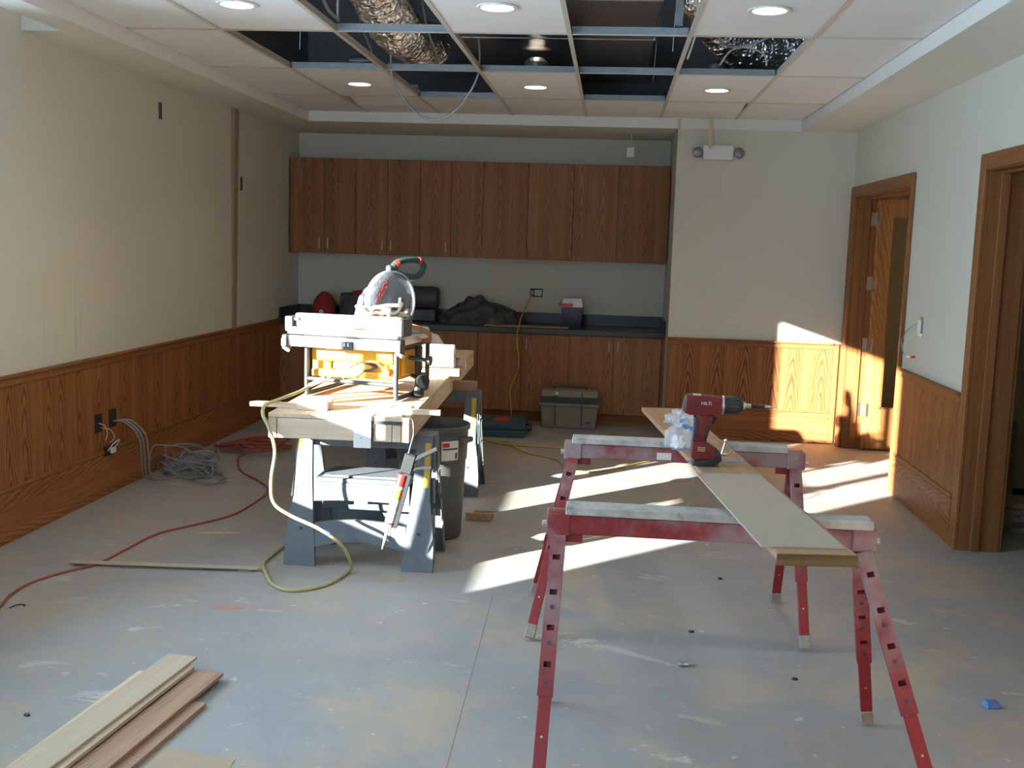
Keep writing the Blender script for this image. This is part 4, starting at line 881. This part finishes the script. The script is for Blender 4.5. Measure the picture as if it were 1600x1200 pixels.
# ------------------------------------------------------------------ red metal sawhorses
def red_horse(label, y, xl, xr, feet, top, knob=True):
    cx = (xl+xr)/2; t = thing('red_sawhorse', label, 'sawhorse', (cx, y, 0), 0, 'red metal sawhorses')
    ZT_ = .757; a, b = xl-cx, xr-cx
    obj('beam', MB().box(a, b, -.032, .032, ZT_-.062, ZT_, .004), M['worn_red'], t)
    obj('top_plank', MB().box(a+top[0], b-top[1], -.042, .042, ZT_+.0005, ZT_+.0275, .003), M['worn_wood'], t)
    for x in (a, b): obj('end_bracket', MB().box(x-.012, x+.06 if x < 0 else x+.012, -.04, .04, ZT_-.066, ZT_+.004, .003) if x < 0 else MB().box(x-.06, x+.012, -.04, .04, ZT_-.066, ZT_+.004, .003), M['worn_red'], t)
    for x, s_ in ((a, -1), (b, 1)): obj('wing_bolt', MB().cyl((x+s_*.012,0,ZT_-.04), (x+s_*.028,0,ZT_-.04), .011, n=10), M['steel'], t); obj('stay', MB().box(min(x, x-s_*.10)+.0, max(x, x-s_*.10), -.012, .012, ZT_-.092, ZT_-.0665), M['redpaint'], t)
    for (fx, fy), tx, sy in ((feet[0], a+.025, -1), (feet[1], b-.025, -1), (feet[2], a+.025, 1), (feet[3], b-.025, 1)):
        top_ = Vector((tx, sy*.034, ZT_-.067)); ft = Vector((fx-cx, fy-y, .012)); mid = top_.lerp(ft, .63); e0 = top_.lerp(ft, .55)
        dd = (ft-top_).normalized(); sd = Vector((1,0,0)); sd = (sd-dd*sd.dot(dd)).normalized(); nn = dd.cross(sd)
        if nn.y > 0: nn = -nn
        lm = MB()
        for e in (-1, 1): lm.bar(top_+sd*e*.017, mid+sd*e*.017, .012, .026, (1,0,0))
        cuts_ = [0.] + [v_ for q in (.08, .22, .36, .5) for v_ in (q, q+.022)] + [.63]
        for c0, c1 in zip(cuts_[::2], cuts_[1::2]): lm.bar(top_.lerp(ft, c0), top_.lerp(ft, c1), .0222, .026, (1,0,0))
        lg = obj('leg', lm, M['worn_red'], t)
        obj('extension', MB().bar(e0, ft, .038, .019, (1,0,0), bev=.002), M['redpaint'], lg)
        obj('foot_wrap', MB().bar(top_.lerp(ft,.925), ft + (ft-top_).normalized()*.0, .042, .024, (1,0,0), bev=.003), M['wrap'], lg)
        for q in (.08, .22, .36, .5): obj('slot', MB().bar(top_.lerp(ft,q)-nn*.0115, top_.lerp(ft,q+.022)-nn*.0115, .022, .003, (1,0,0)), M['redpaint'], lg)
        for q in (.29, .43, .58): p_ = top_.lerp(ft, q)+nn*.0128; obj('bolt', MB().cyl(p_, p_+nn*.004, .006, n=10), M['dark'], lg)
        p_ = top_.lerp(ft,.78)+nn*.0095; obj('steel_dot', MB().cyl(p_, p_+nn*.0012, .004, n=8), M['steel'], lg)  # bright disc imitates light showing through a hole in the leg
    return t
red_horse('red metal sawhorse with a paint-spattered top plank under the near end of the hardboard', 3.25, -.155, .815, [(-.150,2.87),(.985,2.94),(-.165,3.55),(.925,3.545)], (.045,.0))
far_h = red_horse('red metal sawhorse with a stickered beam under the drill end of the board', 4.46, -.155, .815, [(-.268,4.12),(.832,4.19),(-.288,4.70),(.80,4.77)], (.02,.06))
obj('sticker', MB().box(-.11,-.05,-.0335,-.0325,.705,.735), M['label_w'], far_h)
HB = .785
# board across both, with a sheet on top
bdx = thing('long_board', 'brown board laid across both red sawhorses', 'board', (.42, 4.0, HB), math.atan2(.28, 2.46))
# local y runs along the board
obj('plank', MB().box(-.105,.105,-1.25,1.25,.0003,.02,.0015), M['board_brown'], bdx)
obj('end_band', MB().box(-.105,.105,-1.256,-1.2503,-.012,.018), M['edge'], bdx)
sh = single('hardboard_sheet', MB().box(-.112,.112,-.455,.455,0,.005,.0005), M['light_board'], 'pale hardboard sheet lying on the near end of the brown board', 'sheet', (.482, 3.255, HB+.0205), math.atan2(.10, .88))
single('batten', MB().box(-.02,.02,-.42,.42,-.035,-.0006,.001), M['pine'], 'thin batten under the edge of the brown board', 'batten', (.35,3.80,HB), .112) if False else None
for (x, y, L_, lb) in ((.405, 3.93, .105, 'blue tape strip under the battery of the drill'), (.36, 4.15, .10, 'blue tape strip under the clear plastic bag')):
    single('tape_strip', MB().box(-L_, L_, -.012, .012, 0, .0006), M['bluetape'], lb, 'tape', (x, y, HB+.0205), .12)
# ------------------------------------------------------------------ cordless drill
dr = thing('cordless_drill', 'red cordless drill standing on its battery on the brown board', 'drill', (.378, 3.86, HB+.0212), .02)
def pr(nm, poly, y0, y1, mt, parent=dr, bev=.004, seg=2): return obj(nm, MB().prism(poly, 'y', y0, y1, bev, seg), M[mt], parent)
# side outline, x to the chuck, z up (origin between the feet)
mot = pr('motor_housing', [(-.098,.198),(-.084,.186),(-.02,.186),(.03,.194),(.034,.20),(.034,.250),(-.02,.255),(-.082,.256),(-.092,.25)], -.034, .034, 'red', bev=.010, seg=3)
pr('rear_cap', [(-.105,.20),(-.094,.188),(-.086,.19),(-.086,.25),(-.094,.252)], -.030, .030, 'dark')
gp = pr('grip', [(-.052,.184),(.012,.184),(-.004,.15),(-.014,.092),(-.016,.084),(-.056,.084),(-.052,.13)], -.021, .021, 'red', bev=.007)
pr('grip_pad', [(-.060,.176),(-.046,.18),(-.044,.13),(-.046,.088),(-.062,.088),(-.058,.13)], -.0225, .0225, 'navy', gp)
pr('grip_pad', [(-.002,.150),(-.018,.150),(-.026,.09),(-.014,.09)], -.0225, .0225, 'black', gp)
obj('trigger', MB().prism([(.012,.182),(.020,.175),(.012,.152),(-.002,.150)], 'y', -.011, .011, .002), M['black'], dr)
bt = pr('battery', [(-.066,.03),(-.062,.088),(-.018,.09),(.022,.066),(.022,.028),(-.055,.022)], -.033, .033, 'red', bev=.006)
pr('battery_foot', [(-.060,.0),(.018,.0),(.044,.022),(.040,.05),(.024,.064),(.0225,.027),(-.055,.0215)], -.033, .033, 'black', bev=.004)
ck_ = obj('chuck', MB().lathe([(.033,.035),(.034,.040),(.0335,.06),(.031,.085),(.022,.108),(.016,.112)], 28, (0,0,.222), (1,0,0)), M['black'], dr)
obj('ring', MB().lathe([(.034,.0348),(.0345,.036),(.0345,.041),(.0342,.0425)], 28, (0,0,.222), (1,0,0)), M['steel'], ck_)
for k in range(14):
    a = 2*PI*k/14; obj('knurl', MB().obox((.075, .0320*math.cos(a), .222+.0320*math.sin(a)), (.036,.003,.003), (a,0,0)), M['dark'], ck_)
obj('nose', MB().lathe([(.0155,.1122),(.012,.122),(.008,.126),(.008,.14)], 20, (0,0,.222), (1,0,0)), M['steel'], dr)
bit = obj('driver_bit', MB().lathe([(.0075,.1402),(.0075,.188)], 14, (0,0,.222), (1,0,0)), M['black'], dr); obj('bit_tip', MB().lathe([(.0055,.1882),(.0055,.205),(.003,.212),(.002,.228)], 12, (0,0,.222), (1,0,0)), M['steel'], bit)
text_part('lettering', 'HILTI', .016, M['label_w'], mot, (-.022,-.0347,.229), (PI/2,0,0))
for k in range(5): obj('vent', MB().box(-.080,-.054,-.0351,-.0338,.202+.009*k,.2045+.009*k), M['black'], mot)
obj('sticker', MB().box(-.068,-.040,-.02,.015,.2555,.2572), M['label_w'], mot)
for k in range(3): obj('rib', MB().box(-.045,-.018,-.0338,-.0328,.056+.006*k,.0575+.006*k), M['label_w'], bt)
# clear bag of screws
pbag = thing('plastic_bag', 'crumpled clear plastic bag of hardware behind the drill', 'bag', (.305, 4.22, HB+.0213))
obj('bag_body', lump(.058,.06,.105,31,4,.35,2.5), M['clear'], pbag)
m_ = lump(.05,.045,.05,33,4,.45,3)
for v in m_.bm.verts: v.co += Vector((-.005,.05,.085))
obj('bag_neck', m_, M['clear'], pbag); obj('contents', lump(.045,.048,.045,35,3,.3), M['label_w'], pbag)
obj('blue_label', MB().obox((.02,-.035,.08), (.05,.004,.016), (-.5,.3,.2)), M['bluetape'], pbag); obj('blue_label', MB().obox((.0,-.02,.105), (.03,.004,.012), (-.5,-.4,.2)), M['bluetape'], pbag)
sc = thing('screw_hook', 'shiny screw hook standing on the board beside the drill', 'hook', (.445, 4.06, HB+.0213))
obj('shank', MB().cyl((0,0,.0), (.012,.0,.05), .005, .004, 10).lathe([(.004,0),(.008,.006),(.007,.012),(.002,.015)], 12, (.0125,0,.05)), M['steel'], sc); obj('hook', MB().tube(spline([(.0,0,.006),(.02,-.005,.0035),(.032,-.005,.012),(.034,-.005,.024)], 4), .003, 8), M['steel'], sc)

# ------------------------------------------------------------------ boards and scraps on the floor
def fboard(nm, p0, p1, wd, z0, z1, mat, label, cat='board'):
    a, b = Vector((*p0,0)), Vector((*p1,0)); L_ = (b-a).length; rz = math.atan2(b.y-a.y, b.x-a.x) - PI/2
    return single(nm, MB().box(-wd/2, wd/2, -L_/2, L_/2, z0, z1, .001), M[mat], label, cat, (*((a+b)/2)[:2], 0), rz)
fboard('floor_board', (-1.50,3.62), (-1.668,2.1), .115, .044, .054, 'maple', 'wide pale board on top of the stack on the floor')
fboard('floor_board', (-1.452,3.555), (-1.60,2.12), .045, .0295, .0435, 'maple', 'narrow pale board between the wide pale and the brown board of the floor stack')
fboard('floor_board', (-1.372,3.55), (-1.53,2.1), .105, .016, .029, 'oak_plank', 'brown oak board of the floor stack')
fboard('floor_board', (-1.345,3.33), (-1.475,2.1), .095, .0005, .0155, 'oak_plank', 'lowest brown oak board under the floor stack')
fboard('floor_board', (-1.53,3.50), (-1.66,2.1), .10, .0005, .0155, 'maple', 'pale board hidden at the bottom of the floor stack')
fboard('floor_board', (-1.56,3.48), (-1.69,2.1), .09, .016, .0435, 'pine', 'pine spacer board under the wide pale board')
single('paper_sheet', MB().hexa([(-.16,-.5,0),(.16,-.5,0),(.12,.28,0),(-.12,.33,0),(-.16,-.5,.0015),(.16,-.5,.0015),(.12,.28,.0015),(-.12,.33,.0015)]), M['card'], 'flat grey cardboard sheet beside the floor boards', 'sheet', (-1.19, 2.70, .0004), .02) 
single('trim_strip', MB().box(-.45,.45,-.018,.018,0,.006,.001), M['maple'], 'long thin pale strip lying across the orange cord', 'strip', (-2.06, 4.76, .0135), .075)
single('wood_sliver', MB().box(-.11,.11,-.006,.006,0,.004), M['pine_x'], 'small wood sliver on the floor by the orange cord', 'sliver', (-2.03, 5.40, .0005), .2)
for p, sx, sy, rz, lb in (((-.96,4.79), .11, .05, .1, 'grey paper scrap by the right foot of the near plastic sawhorse'), ((-1.68,4.80), .06, .035, .2, 'small paper scrap left of the near plastic sawhorse')):
    single('paper_scrap', MB().box(-sx/2,sx/2,-sy/2,sy/2,0,.0015), M['label_w' if sx < .1 else 'card'], lb, 'scrap', (*p, .0004), rz)
single('wood_block', MB().box(-.075,.075,-.04,.04,.0005,.045,.003), M['pine_x'], 'red-brown wood block on the floor behind the rubbish bin', 'block', (-.70, 5.98, 0), -.1).data.materials[0] = M['board_brown']
single('wood_sliver', MB().box(-.07,.07,-.006,.006,0,.006), M['oak_plank'], 'dark sliver lying on the wood block', 'sliver', (-.66, 5.98, .0455), .1)
ht = thing('driver_bit', 'small steel driver bit lying on the concrete floor', 'bit', (.355, 3.96, .0), .1)
obj('socket', MB().lathe([(.006,-.04),(.0085,-.03),(.0085,-.004),(.006,.0)], 14, (0,0,.009), (1,0,0)), M['steel'], ht); obj('shank', MB().lathe([(.0035,.0),(.0035,.025),(.002,.036)], 10, (0,0,.009), (1,0,0)), M['steel'], ht)
single('blue_scrap', MB().hexa([(-.03,-.02,0),(.03,-.02,0),(.03,.02,0),(-.03,.02,0),(-.028,-.015,.02),(.02,-.02,.014),(.03,.015,.018),(-.02,.02,.022)], .002), M['bluetape'], 'crumpled scrap of blue tape on the floor', 'scrap', (1.41, 3.77, .0005), .3)
for p, lb in (((.586,5.095), 'black crumb of rubber under the red sawhorses'), ((.393,4.335), 'black crumb near the foot of the far red sawhorse'), ((-1.843,3.171), 'black crumb by the stack of boards'), ((.745,3.90), 'black crumb between the red sawhorse legs')):
    m_ = lump(.012,.009,.008,hash(lb) % 50,2,.4); single('debris', m_, M['black'], lb, 'debris', (*p, .0003))
cable('wire_scrap', [(-2.45,4.11,.004),(-2.44,4.15,.004),(-2.41,4.155,.004),(-2.405,4.14,.004)], .003, 'dark', 'short bent black wire on the floor by the orange cord', 'wire')
single('orange_mark', MB().prism([(-.07,-.01),(-.02,-.022),(.05,-.008),(.075,.012),(.02,.018),(-.05,.012)], 'z', 0, .0006), M['marking'], 'smear of orange marking paint on the concrete', 'paint mark', (-1.575, 4.285, .0002))
# ------------------------------------------------------------------ side room behind the second doorway
single('panel_offcut', MB().obox((0,0,.275), (.34,.018,.55), (-.05,0,0)), M['board_brown'], 'brown panel leaning on the wall of the side room', 'panel', (2.47, 7.06, .003))
bxc = thing('carton', 'low cardboard carton with printed marks on the side room floor', 'carton', (2.75, 6.45, 0))
obj('carton_body', MB().box(-.42,.42,-.13,.13,.0005,.135,.002), M['card'], bxc); obj('carton_lid', MB().box(-.42,.42,-.10,.14,.1355,.17,.004), M['card'], bxc)
M['print'] = plain('carton_print', (.14,.11,.08), .8)
obj('print_block', MB().box(-.37,-.30,-.1315,-.1302,.03,.065), M['print'], bxc); obj('print_block', MB().box(-.35,-.325,-.1315,-.1302,.095,.105), M['print'], bxc); obj('print_block', MB().box(-.27,-.235,-.1315,-.1302,.098,.105), M['print'], bxc); obj('print_block', MB().box(-.262,-.245,-.1315,-.1302,.07,.085), M['print'], bxc)
